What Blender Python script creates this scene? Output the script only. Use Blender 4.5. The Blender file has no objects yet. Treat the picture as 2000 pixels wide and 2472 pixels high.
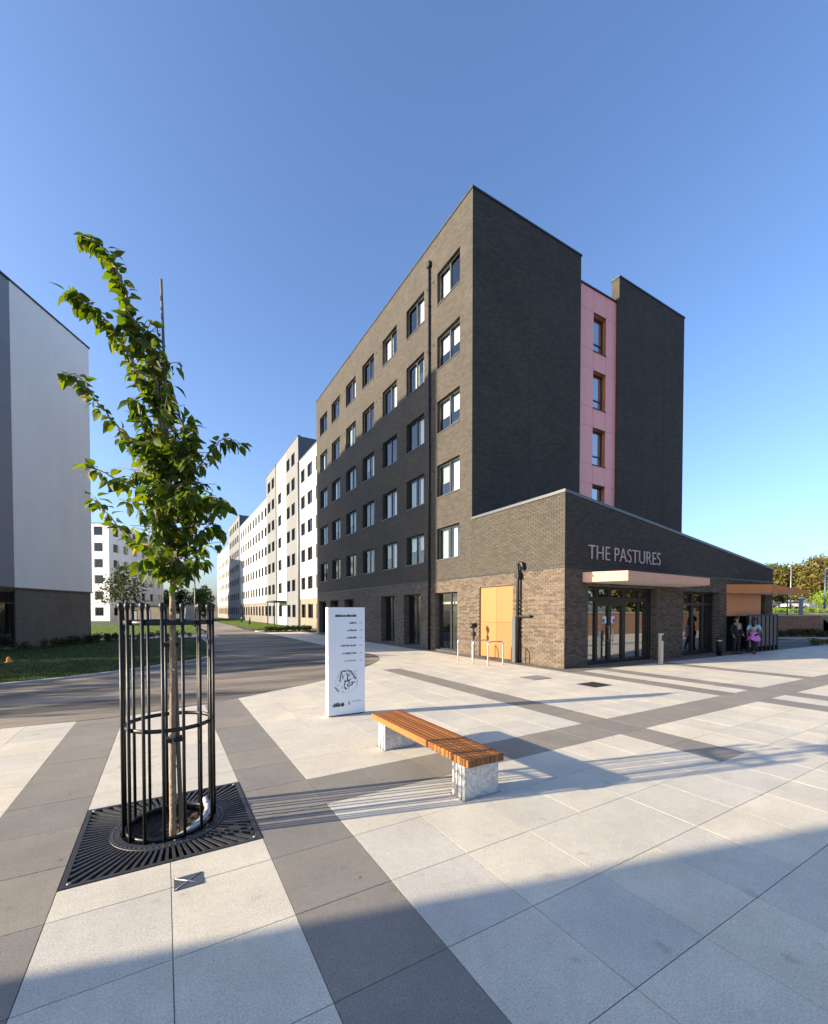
import bpy, bmesh, math, random
import numpy as np
from mathutils import Vector, Matrix
rnd = random.Random(7)
S = bpy.context.scene
COL = S.collection

# ---------------------------------------------------------------- camera
cam = bpy.data.cameras.new('camera'); camo = bpy.data.objects.new('camera', cam); COL.objects.link(camo)
camo.location = (0, 0, 1.85)
camo.rotation_euler = (math.radians(90 - 1.17), 0, math.radians(-30.4))
cam.sensor_fit = 'AUTO'; cam.sensor_width = 36.0
cam.lens = 1026.5 / 2472 * 36
cam.shift_y = 260 / 2472
cam.clip_start = 0.05; cam.clip_end = 6000
S.camera = camo

# ---------------------------------------------------------------- sky and sun
SUN_EL = 15.2
HX, HY = 0.9654, -0.2607            # horizontal direction the light travels
w = bpy.data.worlds.new('World'); S.world = w; w.use_nodes = True
nt = w.node_tree; nt.nodes.clear()
sky = nt.nodes.new('ShaderNodeTexSky'); sky.sky_type = 'NISHITA'; sky.sun_disc = False
sky.sun_elevation = math.radians(SUN_EL)
sky.sun_rotation = math.atan2(-HX, -HY)
sky.altitude = 0; sky.air_density = 1.0; sky.dust_density = 2.2; sky.ozone_density = 2.6
bg = nt.nodes.new('ShaderNodeBackground'); bg.inputs['Strength'].default_value = 0.114
ow = nt.nodes.new('ShaderNodeOutputWorld')
wb_ = nt.nodes.new('ShaderNodeMix'); wb_.data_type = 'RGBA'; wb_.blend_type = 'MULTIPLY'; wb_.inputs[0].default_value = 1.0; wb_.inputs[7].default_value = (0.90, 0.97, 1.15, 1)   # white balance of the shot
nt.links.new(sky.outputs[0], wb_.inputs[6]); nt.links.new(wb_.outputs[2], bg.inputs[0]); nt.links.new(bg.outputs[0], ow.inputs[0])
sl = bpy.data.lights.new('sun', 'SUN'); sl.energy = 5.0; sl.angle = math.radians(0.55); sl.color = (1.0, 0.83, 0.60)
so = bpy.data.objects.new('sun', sl); COL.objects.link(so)
ce, se = math.cos(math.radians(SUN_EL)), math.sin(math.radians(SUN_EL))
so.rotation_euler = Vector((HX * ce, HY * ce, -se)).to_track_quat('-Z', 'Y').to_euler()
so.location = (-30, 8, 30)
S.view_settings.view_transform = 'Standard'; S.view_settings.look = 'None'
S.view_settings.exposure = 1.45; S.view_settings.gamma = 1.0; S.view_settings.use_curve_mapping = False
try:
    S.cycles.use_denoising = True
    S.cycles.max_bounces = 8; S.cycles.blur_glossy = 1.0; S.cycles.caustics_reflective = True; S.cycles.transparent_max_bounces = 16
except Exception:
    pass

# ---------------------------------------------------------------- materials
MATS = {}
def principled(name):
    m = bpy.data.materials.new(name); m.use_nodes = True
    n = m.node_tree; p = n.nodes['Principled BSDF']
    MATS[name] = m
    return m, n, p
def N(n, t, **kw):
    x = n.nodes.new(t)
    for k, v in kw.items():
        if k in x.inputs: x.inputs[k].default_value = v
        else: setattr(x, k, v)
    return x
def L(n, a, b): n.links.new(a, b)
def math_node(n, op, a, b=None):
    x = n.nodes.new('ShaderNodeMath'); x.operation = op
    for i, v in enumerate((a, b)):
        if v is None: continue
        if isinstance(v, (int, float)): x.inputs[i].default_value = v
        else: L(n, v, x.inputs[i])
    return x.outputs[0]
def ramp(n, fac, stops):
    r = n.nodes.new('ShaderNodeValToRGB')
    while len(r.color_ramp.elements) < len(stops): r.color_ramp.elements.new(0.5)
    for e, (p, c) in zip(r.color_ramp.elements, stops):
        e.position = p; e.color = (*c, 1)
    L(n, fac, r.inputs[0]); return r.outputs[0]
def mul(c, k): return tuple(v * k for v in c)

def mat(name, col, rough=0.7, metal=0.0, noise=0.0, scale=8.0, bump=0.0, bscale=60.0, spec=0.5, coat=0.0, world=True):
    m, n, p = principled(name)
    p.inputs['Roughness'].default_value = rough; p.inputs['Metallic'].default_value = metal
    p.inputs['Specular IOR Level'].default_value = spec; p.inputs['Coat Weight'].default_value = coat
    p.inputs['Base Color'].default_value = (*col, 1)
    tc = N(n, 'ShaderNodeTexCoord')
    if noise:
        a = N(n, 'ShaderNodeTexNoise', Scale=scale, Detail=6.0, Roughness=0.62)
        L(n, tc.outputs['Object'], a.inputs['Vector'])
        c = ramp(n, a.outputs[0], [(0.25, mul(col, 1 - noise)), (0.75, mul(col, 1 + noise))])
        L(n, c, p.inputs['Base Color'])
        rr = math_node(n, 'MULTIPLY_ADD', a.outputs[0], 0.25); rr.node.inputs[2].default_value = rough - 0.125
        L(n, rr, p.inputs['Roughness'])
    if bump:
        b = N(n, 'ShaderNodeTexNoise', Scale=bscale, Detail=4.0); L(n, tc.outputs['Object'], b.inputs['Vector'])
        bp = N(n, 'ShaderNodeBump', Strength=bump, Distance=0.01); L(n, b.outputs[0], bp.inputs['Height'])
        L(n, bp.outputs[0], p.inputs['Normal'])
    return m

def variation(n):
    """0..1 per piece: per-object random plus the 'var' attribute of joined pieces"""
    oi = N(n, 'ShaderNodeObjectInfo'); at = N(n, 'ShaderNodeAttribute'); at.attribute_name = 'var'
    s = math_node(n, 'ADD', oi.outputs['Random'], at.outputs['Fac'])
    return math_node(n, 'FRACT', s)

def granite(name, col, speck=0.35, tint=0.10):
    m, n, p = principled(name)
    tc = N(n, 'ShaderNodeNewGeometry')
    v = variation(n)
    f = N(n, 'ShaderNodeTexNoise', Scale=95.0, Detail=4.0, Roughness=0.85); L(n, tc.outputs['Position'], f.inputs['Vector'])
    g = N(n, 'ShaderNodeTexNoise', Scale=1.7, Detail=5.0, Roughness=0.6); L(n, tc.outputs['Position'], g.inputs['Vector'])
    h = N(n, 'ShaderNodeTexNoise', Scale=14.0, Detail=5.0, Roughness=0.7); L(n, tc.outputs['Position'], h.inputs['Vector'])
    k = N(n, 'ShaderNodeTexNoise', Scale=5.0, Detail=2.0); L(n, tc.outputs['Position'], k.inputs['Vector'])
    base = ramp(n, f.outputs[0], [(0.32, mul(col, 1 - speck)), (0.5, col), (0.68, mul(col, 1 + speck * 0.7))])
    tot = math_node(n, 'MULTIPLY_ADD', v, tint * 2); tot.node.inputs[2].default_value = 1 - tint
    g2 = math_node(n, 'MULTIPLY_ADD', g.outputs[0], 0.5); g2.node.inputs[2].default_value = 0.75
    h2 = math_node(n, 'MULTIPLY_ADD', h.outputs[0], 0.34); h2.node.inputs[2].default_value = 0.83
    t2 = math_node(n, 'MULTIPLY', math_node(n, 'MULTIPLY', tot, g2), h2)
    gumv = N(n, 'ShaderNodeTexVoronoi', Scale=2.3); gumv.inputs['Randomness'].default_value = 1.0; L(n, tc.outputs['Position'], gumv.inputs['Vector'])
    gw_ = math_node(n, 'MULTIPLY_ADD', h.outputs[0], 0.035); L(n, gumv.outputs['Distance'], gw_.node.inputs[2])
    gum = ramp(n, gw_, [(0.045, (0.55, 0.54, 0.53)), (0.058, (1, 1, 1))])
    sp0 = ramp(n, k.outputs[0], [(0.66, (1, 1, 1)), (0.76, (0.8, 0.79, 0.77))])
    spx = N(n, 'ShaderNodeMix', data_type='RGBA', blend_type='MULTIPLY'); spx.inputs[0].default_value = 1; L(n, sp0, spx.inputs[6]); L(n, gum, spx.inputs[7]); spot = spx.outputs[2]
    mx = N(n, 'ShaderNodeMix', data_type='RGBA', blend_type='MULTIPLY'); mx.inputs[0].default_value = 1
    cb = N(n, 'ShaderNodeCombineColor'); [L(n, t2, cb.inputs[i]) for i in range(3)]
    L(n, base, mx.inputs[6]); L(n, cb.outputs[0], mx.inputs[7])
    mx2 = N(n, 'ShaderNodeMix', data_type='RGBA', blend_type='MULTIPLY'); mx2.inputs[0].default_value = 1
    L(n, mx.outputs[2], mx2.inputs[6]); L(n, spot, mx2.inputs[7])
    # a slightly warmer or cooler stone from slab to slab
    hs = N(n, 'ShaderNodeHueSaturation'); L(n, mx2.outputs[2], hs.inputs['Color'])
    sv = math_node(n, 'MULTIPLY_ADD', v, 0.4); sv.node.inputs[2].default_value = 0.8; L(n, sv, hs.inputs['Saturation'])
    L(n, hs.outputs[0], p.inputs['Base Color'])
    p.inputs['Roughness'].default_value = 0.72
    p.inputs['Specular IOR Level'].default_value = 0.35
    bp = N(n, 'ShaderNodeBump', Strength=0.25, Distance=0.004); L(n, f.outputs[0], bp.inputs['Height']); L(n, bp.outputs[0], p.inputs['Normal'])
    return m

def brick_tex(name, c1, c2, mortar, rough=0.85):
    """far brickwork: coursed in the material (bricks a pixel or two high)"""
    m, n, p = principled(name)
    g = N(n, 'ShaderNodeNewGeometry'); sp = N(n, 'ShaderNodeSeparateXYZ'); L(n, g.outputs['Position'], sp.inputs[0])
    u = math_node(n, 'ADD', sp.outputs[0], sp.outputs[1])
    cx = N(n, 'ShaderNodeCombineXYZ'); L(n, u, cx.inputs[0]); L(n, sp.outputs[2], cx.inputs[1])
    b = N(n, 'ShaderNodeTexBrick'); b.inputs['Scale'].default_value = 1.0
    b.inputs['Brick Width'].default_value = 0.225; b.inputs['Row Height'].default_value = 0.075
    b.inputs['Mortar Size'].default_value = 0.006; b.inputs['Mortar Smooth'].default_value = 0.3
    b.inputs['Bias'].default_value = -0.1
    b.inputs['Color1'].default_value = (*c1, 1); b.inputs['Color2'].default_value = (*c2, 1); b.inputs['Mortar'].default_value = (*mortar, 1)
    L(n, cx.outputs[0], b.inputs['Vector'])
    a = N(n, 'ShaderNodeTexNoise', Scale=0.55, Detail=6.0, Roughness=0.65); L(n, g.outputs['Position'], a.inputs['Vector'])
    r = ramp(n, a.outputs[0], [(0.3, (0.84, 0.84, 0.85)), (0.7, (1.13, 1.12, 1.10))])
    mx = N(n, 'ShaderNodeMix', data_type='RGBA', blend_type='MULTIPLY'); mx.inputs[0].default_value = 1
    L(n, b.outputs[0], mx.inputs[6]); L(n, r, mx.inputs[7]); L(n, mx.outputs[2], p.inputs['Base Color'])
    bp = N(n, 'ShaderNodeBump', Strength=0.6, Distance=0.006); bp.invert = True
    L(n, b.outputs['Fac'], bp.inputs['Height']); L(n, bp.outputs[0], p.inputs['Normal'])
    p.inputs['Roughness'].default_value = rough; p.inputs['Specular IOR Level'].default_value = 0.3
    return m

def brick_piece(name, c1, c2, c3):
    m, n, p = principled(name)
    v = variation(n); g = N(n, 'ShaderNodeNewGeometry')
    a = N(n, 'ShaderNodeTexNoise', Scale=40.0, Detail=5.0); L(n, g.outputs['Position'], a.inputs['Vector'])
    base = ramp(n, v, [(0.0, c1), (0.45, c2), (0.8, c3), (1.0, c1)])
    r = ramp(n, a.outputs[0], [(0.3, (0.82, 0.82, 0.82)), (0.7, (1.15, 1.15, 1.15))])
    mx = N(n, 'ShaderNodeMix', data_type='RGBA', blend_type='MULTIPLY'); mx.inputs[0].default_value = 1
    L(n, base, mx.inputs[6]); L(n, r, mx.inputs[7]); L(n, mx.outputs[2], p.inputs['Base Color'])
    p.inputs['Roughness'].default_value = 0.85; p.inputs['Specular IOR Level'].default_value = 0.3
    bp = N(n, 'ShaderNodeBump', Strength=0.4, Distance=0.003); L(n, a.outputs[0], bp.inputs['Height']); L(n, bp.outputs[0], p.inputs['Normal'])
    return m

def glass(name, tint=(0.75, 0.82, 0.8), base=0.0, ior=1.55, rough=0.0):
    m = bpy.data.materials.new(name); m.use_nodes = True; n = m.node_tree; n.nodes.clear(); MATS[name] = m
    o = N(n, 'ShaderNodeOutputMaterial'); t = N(n, 'ShaderNodeBsdfTransparent'); t.inputs[0].default_value = (*tint, 1)
    gl = N(n, 'ShaderNodeBsdfGlossy', Roughness=rough); gl.inputs[0].default_value = (0.93, 0.96, 0.97, 1)
    f = N(n, 'ShaderNodeLayerWeight', Blend=0.5); pw = math_node(n, 'POWER', f.outputs['Facing'], 5.0)   # same from both sides
    fac = math_node(n, 'MULTIPLY_ADD', pw, 1 - base); fac.node.inputs[2].default_value = base
    mx = N(n, 'ShaderNodeMixShader'); L(n, fac, mx.inputs[0]); L(n, t.outputs[0], mx.inputs[1]); L(n, gl.outputs[0], mx.inputs[2])
    L(n, mx.outputs[0], o.inputs[0]); return m

def leaf_mat(name, cols, trans=0.45, rough=0.5):
    m = bpy.data.materials.new(name); m.use_nodes = True; n = m.node_tree; p = n.nodes['Principled BSDF']; MATS[name] = m
    v = variation(n)
    c = ramp(n, v, [(i / (len(cols) - 1), k) for i, k in enumerate(cols)])
    L(n, c, p.inputs['Base Color']); p.inputs['Roughness'].default_value = rough; p.inputs['Specular IOR Level'].default_value = 0.2
    tl = N(n, 'ShaderNodeBsdfTranslucent')
    hs = N(n, 'ShaderNodeHueSaturation', Saturation=1.15, Value=1.5); hs.inputs['Hue'].default_value = 0.49
    L(n, c, hs.inputs['Color']); L(n, hs.outputs[0], tl.inputs[0])
    mx = N(n, 'ShaderNodeMixShader'); mx.inputs[0].default_value = trans
    L(n, p.outputs[0], mx.inputs[1]); L(n, tl.outputs[0], mx.inputs[2]); L(n, mx.outputs[0], n.nodes['Material Output'].inputs[0])
    return m

def wood(name, c1, c2, axis='Y', rough=0.5):
    m, n, p = principled(name)
    g = N(n, 'ShaderNodeTexCoord'); mp = N(n, 'ShaderNodeMapping')
    sc = {'X': (1.5, 30, 30), 'Y': (30, 1.5, 30), 'Z': (30, 30, 1.5)}[axis]; mp.inputs['Scale'].default_value = sc
    L(n, g.outputs['Object'], mp.inputs[0])
    a = N(n, 'ShaderNodeTexNoise', Scale=1.6, Detail=6.0, Roughness=0.7, Distortion=0.6); L(n, mp.outputs[0], a.inputs['Vector'])
    v = variation(n)
    c = ramp(n, a.outputs[0], [(0.3, c1), (0.7, c2)])
    k = math_node(n, 'MULTIPLY_ADD', v, 0.5); k.node.inputs[2].default_value = 0.75
    hs = N(n, 'ShaderNodeHueSaturation'); L(n, c, hs.inputs['Color']); L(n, k, hs.inputs['Value'])
    L(n, hs.outputs[0], p.inputs['Base Color']); p.inputs['Roughness'].default_value = rough
    bp = N(n, 'ShaderNodeBump', Strength=0.3, Distance=0.003); L(n, a.outputs[0], bp.inputs['Height']); L(n, bp.outputs[0], p.inputs['Normal'])
    return m

# stone and paving
granite('slab_light', (0.555, 0.515, 0.425), 0.4, 0.08); granite('slab_dark', (0.232, 0.213, 0.182), 0.4, 0.10)
mat('joint', (0.13, 0.115, 0.098), 0.95, noise=0.4, scale=3)
# asphalt, dusty
def asphalt_mat():
    m, n, p = principled('asphalt'); g = N(n, 'ShaderNodeNewGeometry')
    f = N(n, 'ShaderNodeTexNoise', Scale=120.0, Detail=3.0); L(n, g.outputs['Position'], f.inputs['Vector'])
    mp = N(n, 'ShaderNodeMapping'); mp.inputs['Rotation'].default_value = (0, 0, 0.35); mp.inputs['Scale'].default_value = (0.16, 0.95, 1)
    L(n, g.outputs['Position'], mp.inputs[0])
    d = N(n, 'ShaderNodeTexNoise', Scale=1.0, Detail=7.0, Roughness=0.62, Distortion=0.5); L(n, mp.outputs[0], d.inputs['Vector'])
    base = ramp(n, f.outputs[0], [(0.3, (0.045, 0.044, 0.043)), (0.7, (0.08, 0.077, 0.073))])
    fac = ramp(n, d.outputs[0], [(0.38, (0.05,) * 3), (0.58, (0.95,) * 3)])
    mx = N(n, 'ShaderNodeMix', data_type='RGBA'); L(n, fac, mx.inputs[0]); L(n, base, mx.inputs[6]); mx.inputs[7].default_value = (0.31, 0.262, 0.205, 1)
    L(n, mx.outputs[2], p.inputs['Base Color']); p.inputs['Roughness'].default_value = 0.9; p.inputs['Specular IOR Level'].default_value = 0.3
    bp = N(n, 'ShaderNodeBump', Strength=0.5, Distance=0.006); L(n, f.outputs[0], bp.inputs['Height']); L(n, bp.outputs[0], p.inputs['Normal'])
asphalt_mat()
mat('earth', (0.10, 0.085, 0.06), 0.95, noise=0.3, scale=0.3)
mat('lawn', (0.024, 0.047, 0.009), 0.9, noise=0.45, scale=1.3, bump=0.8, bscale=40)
mat('kerb', (0.42, 0.40, 0.37), 0.85, noise=0.15, scale=6, bump=0.3)
# brickwork
UB = ((0.049, 0.044, 0.037), (0.071, 0.064, 0.053), (0.060, 0.054, 0.045))
LB = ((0.092, 0.072, 0.056), (0.135, 0.107, 0.083), (0.067, 0.053, 0.043))
brick_tex('brick_upper', mul(UB[0], .98), mul(UB[1], .98), (0.05, 0.046, 0.041)); brick_tex('brick_lower', LB[2], LB[1], (0.19, 0.17, 0.145))
brick_piece('brick_upper_piece', *UB); brick_piece('brick_lower_piece', *LB)
mat('mortar_dark', (0.07, 0.066, 0.06), 0.95); mat('mortar_light', (0.15, 0.13, 0.11), 0.95)
brick_tex('brick_red', (0.22, 0.115, 0.075), (0.30, 0.165, 0.10), (0.3, 0.27, 0.22))
brick_tex('brick_grey', (0.15, 0.135, 0.118), (0.19, 0.17, 0.148), (0.14, 0.13, 0.115))
brick_tex('brick_tan', (0.19, 0.16, 0.125), (0.25, 0.21, 0.165), (0.2, 0.18, 0.15))
def render_mat(name, col):
    m, n, p = principled(name); g = N(n, 'ShaderNodeNewGeometry'); mp = N(n, 'ShaderNodeMapping'); mp.inputs['Scale'].default_value = (1.6, 1.6, .12); L(n, g.outputs['Position'], mp.inputs[0])
    a = N(n, 'ShaderNodeTexNoise', Scale=1.0, Detail=6.0, Roughness=.65); L(n, mp.outputs[0], a.inputs['Vector'])
    b = N(n, 'ShaderNodeTexNoise', Scale=.35, Detail=4.0); L(n, g.outputs['Position'], b.inputs['Vector'])
    f = math_node(n, 'MULTIPLY_ADD', a.outputs[0], .5); L(n, math_node(n, 'MULTIPLY', b.outputs[0], .5), f.node.inputs[2])
    L(n, ramp(n, f, [(.36, mul(col, .92)), (.6, col)]), p.inputs['Base Color']); p.inputs['Roughness'].default_value = .85
    c = N(n, 'ShaderNodeTexNoise', Scale=60.0); L(n, g.outputs['Position'], c.inputs['Vector']); bp = N(n, 'ShaderNodeBump', Strength=.15, Distance=.01); L(n, c.outputs[0], bp.inputs['Height']); L(n, bp.outputs[0], p.inputs['Normal'])
render_mat('render_white', (0.84, 0.83, 0.80))
render_mat('render_grey', (0.14, 0.147, 0.156)); render_mat('terrace_white', (0.37, 0.375, 0.375))
mat('cladding_blue_grey', (0.20, 0.215, 0.25), 0.6, noise=0.08, scale=0.7)
mat('cladding_dark', (0.10, 0.11, 0.13), 0.6)
mat('dark_metal', (0.022, 0.023, 0.026), 0.42, noise=0.2, scale=5)
mat('black_steel', (0.008, 0.008, 0.009), 0.45, noise=0.3, scale=30, bump=0.1)
mat('cast_iron', (0.030, 0.030, 0.033), 0.5, noise=0.3, scale=25, bump=0.35, bscale=140)
mat('coping_metal', (0.10, 0.11, 0.12), 0.38, metal=0.3)
mat('grey_metal', (0.34, 0.35, 0.37), 0.42, metal=0.55, noise=0.1, scale=14)
mat('bright_steel', (0.55, 0.54, 0.52), 0.32, metal=0.8, noise=0.08, scale=20)
def galvanised():
    m, n, p = principled('galvanised'); tc = N(n, 'ShaderNodeTexCoord')
    v = N(n, 'ShaderNodeTexVoronoi', Scale=42.0); L(n, tc.outputs['Object'], v.inputs['Vector'])
    a = N(n, 'ShaderNodeTexNoise', Scale=9.0, Detail=6.0); L(n, tc.outputs['Object'], a.inputs['Vector'])
    c = ramp(n, math_node(n, 'ADD', math_node(n, 'MULTIPLY', v.outputs['Color'], 0.5), math_node(n, 'MULTIPLY', a.outputs[0], 0.5)), [(0.2, (0.36, 0.37, 0.38)), (0.8, (0.70, 0.70, 0.69))])
    L(n, c, p.inputs['Base Color']); p.inputs['Metallic'].default_value = 0.55; p.inputs['Roughness'].default_value = 0.5
galvanised()
mat('copper_panel', (0.88, 0.38, 0.33), 0.5, metal=0.1, noise=0.05, scale=2)
mat('copper_bright', (0.66, 0.36, 0.25), 0.45, metal=0.2, noise=0.08, scale=4)
mat('copper_reveal', (0.55, 0.22, 0.09), 0.42, metal=0.4, noise=0.1, scale=4)
mat('soffit', (0.62, 0.58, 0.53), 0.7)
wood('panel_timber', (0.27, 0.112, 0.031), (0.30, 0.133, 0.042), 'Z', 0.55)
wood('bench_timber', (0.17, 0.055, 0.012), (0.33, 0.125, 0.03), 'Y', 0.5)
wood('end_grain', (0.12, 0.05, 0.02), (0.24, 0.11, 0.05), 'Z', 0.75)
wood('stake_wood', (0.085, 0.068, 0.052), (0.15, 0.12, 0.09), 'Z', 0.8)
mat('bark', (0.27, 0.19, 0.12), 0.85, noise=0.5, scale=22, bump=0.9, bscale=55)
mat('bark_far', (0.09, 0.075, 0.06), 0.9, noise=0.3, scale=6)
mat('soil', (0.035, 0.025, 0.018), 0.95, noise=0.5, scale=30, bump=1.0, bscale=50)
mat('sign_white', (0.86, 0.87, 0.88), 0.45, noise=0.03, scale=2)
mat('sign_ink', (0.045, 0.05, 0.06), 0.5); mat('sign_ink_pale', (0.33, 0.36, 0.41), 0.5)
mat('letter_metal', (0.54, 0.40, 0.39), 0.4, metal=0.3)
mat('interior_dark', (0.028, 0.028, 0.03), 0.9, noise=0.4, scale=2)
mat('interior_mid', (0.16, 0.15, 0.14), 0.9, noise=0.3, scale=1.5)
mat('curtain_white', (0.74, 0.76, 0.75), 0.9, noise=0.08, scale=9); mat('curtain_grey', (0.36, 0.40, 0.37), 0.9, noise=0.1, scale=9)
mat('paper', (0.72, 0.74, 0.80), 0.7); mat('paper_ink', (0.10, 0.12, 0.32), 0.7)
mat('rubber', (0.02, 0.02, 0.02), 0.85)
glass('pane_glass', (0.8, 0.86, 0.84), 0.11, 1.25); glass('door_glass', (0.55, 0.6, 0.58), 0.42, 1.6); glass('teal_glass', (0.42, 0.6, 0.6), 0.22, 1.6)
glass('far_glass', (0.35, 0.37, 0.4), 0.06, 1.35)
leaf_mat('leaf', [(0.035, 0.066, 0.012), (0.055, 0.095, 0.014), (0.085, 0.135, 0.018), (0.11, 0.16, 0.02), (0.13, 0.17, 0.025), (0.05, 0.085, 0.014)], 0.45, 0.55)
leaf_mat('leaf_yellow', [(0.32, 0.24, 0.03), (0.42, 0.30, 0.06)], 0.45)
leaf_mat('leaf_brown', [(0.26, 0.20, 0.09), (0.34, 0.28, 0.14)], 0.3)
leaf_mat('foliage_olive', [(0.055, 0.065, 0.018), (0.13, 0.115, 0.03), (0.17, 0.13, 0.035), (0.09, 0.095, 0.025)], 0.3)
leaf_mat('foliage_green', [(0.03, 0.055, 0.014), (0.06, 0.10, 0.022), (0.09, 0.135, 0.03)], 0.3)
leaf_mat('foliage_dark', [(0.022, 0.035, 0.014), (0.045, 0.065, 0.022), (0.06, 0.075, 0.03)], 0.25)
leaf_mat('foliage_lime', [(0.16, 0.25, 0.03), (0.24, 0.34, 0.05)], 0.35)
leaf_mat('grass_sunlit', [(0.075, 0.14, 0.014), (0.12, 0.185, 0.02)], .4, .6)  # same grass as the lawn blades, sunlight put into a brighter green
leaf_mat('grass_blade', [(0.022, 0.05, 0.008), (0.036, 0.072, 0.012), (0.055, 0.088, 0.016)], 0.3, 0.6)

# ---------------------------------------------------------------- mesh helpers
class MB:
    def __init__(s): s.v = []; s.f = []; s.m = []; s.var = []; s.smooth = []
    def face(s, pts, mi=0, var=0.0, smooth=False):
        b = len(s.v); s.v += [tuple(p) for p in pts]; s.f.append(tuple(range(b, b + len(pts)))); s.m.append(mi); s.var.append(var); s.smooth.append(smooth)
    def add(s, verts, faces, mi=0, var=0.0, smooth=False):
        b = len(s.v); s.v += [tuple(p) for p in verts]
        for f in faces: s.f.append(tuple(b + i for i in f)); s.m.append(mi); s.var.append(var); s.smooth.append(smooth)
    def box(s, x0, x1, y0, y1, z0, z1, mi=0, var=0.0):
        v = [(x0, y0, z0), (x1, y0, z0), (x1, y1, z0), (x0, y1, z0), (x0, y0, z1), (x1, y0, z1), (x1, y1, z1), (x0, y1, z1)]
        s.add(v, [(0, 3, 2, 1), (4, 5, 6, 7), (0, 1, 5, 4), (1, 2, 6, 5), (2, 3, 7, 6), (3, 0, 4, 7)], mi, var)
    def bevbox(s, x0, x1, y0, y1, z0, z1, b=0.01, mi=0, var=0.0):
        """box with chamfered edges"""
        vs = []
        def vid(p): vs.append(p); return len(vs) - 1
        X = (x0, x1); Y = (y0, y1); Z = (z0, z1); ids = {}
        for i in (0, 1):
            for j in (0, 1):
                for k in (0, 1):
                    sx, sy, sz = (1 if i == 0 else -1), (1 if j == 0 else -1), (1 if k == 0 else -1)
                    ids[i, j, k, 'x'] = vid((X[i], Y[j] + sy * b, Z[k] + sz * b))
                    ids[i, j, k, 'y'] = vid((X[i] + sx * b, Y[j], Z[k] + sz * b))
                    ids[i, j, k, 'z'] = vid((X[i] + sx * b, Y[j] + sy * b, Z[k]))
        F = []
        for i in (0, 1): F.append([ids[i, j, k, 'x'] for j, k in ((0, 0), (1, 0), (1, 1), (0, 1))])
        for j in (0, 1): F.append([ids[i, j, k, 'y'] for i, k in ((0, 0), (1, 0), (1, 1), (0, 1))])
        for k in (0, 1): F.append([ids[i, j, k, 'z'] for i, j in ((0, 0), (1, 0), (1, 1), (0, 1))])
        for i in (0, 1):
            for j in (0, 1): F.append([ids[i, j, 0, 'x'], ids[i, j, 0, 'y'], ids[i, j, 1, 'y'], ids[i, j, 1, 'x']])
        for i in (0, 1):
            for k in (0, 1): F.append([ids[i, 0, k, 'x'], ids[i, 0, k, 'z'], ids[i, 1, k, 'z'], ids[i, 1, k, 'x']])
        for j in (0, 1):
            for k in (0, 1): F.append([ids[0, j, k, 'y'], ids[0, j, k, 'z'], ids[1, j, k, 'z'], ids[1, j, k, 'y']])
        for i in (0, 1):
            for j in (0, 1):
                for k in (0, 1): F.append([ids[i, j, k, c] for c in 'xyz'])
        s.add(vs, F, mi, var)
    def tube(s, pts, r, n=8, mi=0, caps=True, smooth=True, var=0.0):
        pts = [Vector(p) for p in pts]; rs = r if isinstance(r, (list, tuple)) else [r] * len(pts)
        b = len(s.v); ref = None
        for i, p in enumerate(pts):
            t = (pts[min(i + 1, len(pts) - 1)] - pts[max(i - 1, 0)]).normalized()
            if ref is None:
                ref = Vector((1, 0, 0)) if abs(t.x) < 0.8 else Vector((0, 1, 0))
            u = (ref - t * ref.dot(t)).normalized(); ref = u; w_ = t.cross(u)
            for k in range(n):
                a = 2 * math.pi * k / n
                s.v.append(tuple(p + (u * math.cos(a) + w_ * math.sin(a)) * rs[i]))
        for i in range(len(pts) - 1):
            for k in range(n):
                s.f.append((b + i * n + k, b + i * n + (k + 1) % n, b + (i + 1) * n + (k + 1) % n, b + (i + 1) * n + k)); s.m.append(mi); s.var.append(var); s.smooth.append(smooth)
        if caps:
            s.f.append(tuple(b + k for k in reversed(range(n)))); s.m.append(mi); s.var.append(var); s.smooth.append(False)
            e = b + (len(pts) - 1) * n
            s.f.append(tuple(e + k for k in range(n))); s.m.append(mi); s.var.append(var); s.smooth.append(False)
    def lathe(s, c, prof, n=12, mi=0, smooth=True):
        b = len(s.v)
        for r, z in prof:
            for k in range(n):
                a = 2 * math.pi * k / n; s.v.append((c[0] + r * math.cos(a), c[1] + r * math.sin(a), c[2] + z))
        for i in range(len(prof) - 1):
            for k in range(n):
                s.f.append((b + i * n + k, b + i * n + (k + 1) % n, b + (i + 1) * n + (k + 1) % n, b + (i + 1) * n + k)); s.m.append(mi); s.var.append(0.0); s.smooth.append(smooth)
        e = b + (len(prof) - 1) * n
        s.f.append(tuple(e + k for k in range(n))); s.m.append(mi); s.var.append(0.0); s.smooth.append(False)
        s.f.append(tuple(b + k for k in reversed(range(n)))); s.m.append(mi); s.var.append(0.0); s.smooth.append(False)
    def ring(s, c, r0, r1, z0, z1, n=40, mi=0):
        b = len(s.v)
        for k in range(n):
            a = 2 * math.pi * k / n; ca, sa = math.cos(a), math.sin(a)
            for r, z in ((r0, z0), (r1, z0), (r1, z1), (r0, z1)): s.v.append((c[0] + r * ca, c[1] + r * sa, c[2] + z))
        for k in range(n):
            q = (k + 1) % n
            for i in range(4):
                j = (i + 1) % 4; s.f.append((b + k * 4 + i, b + q * 4 + i, b + q * 4 + j, b + k * 4 + j)); s.m.append(mi); s.var.append(0.0); s.smooth.append(i in (1, 3))
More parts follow.
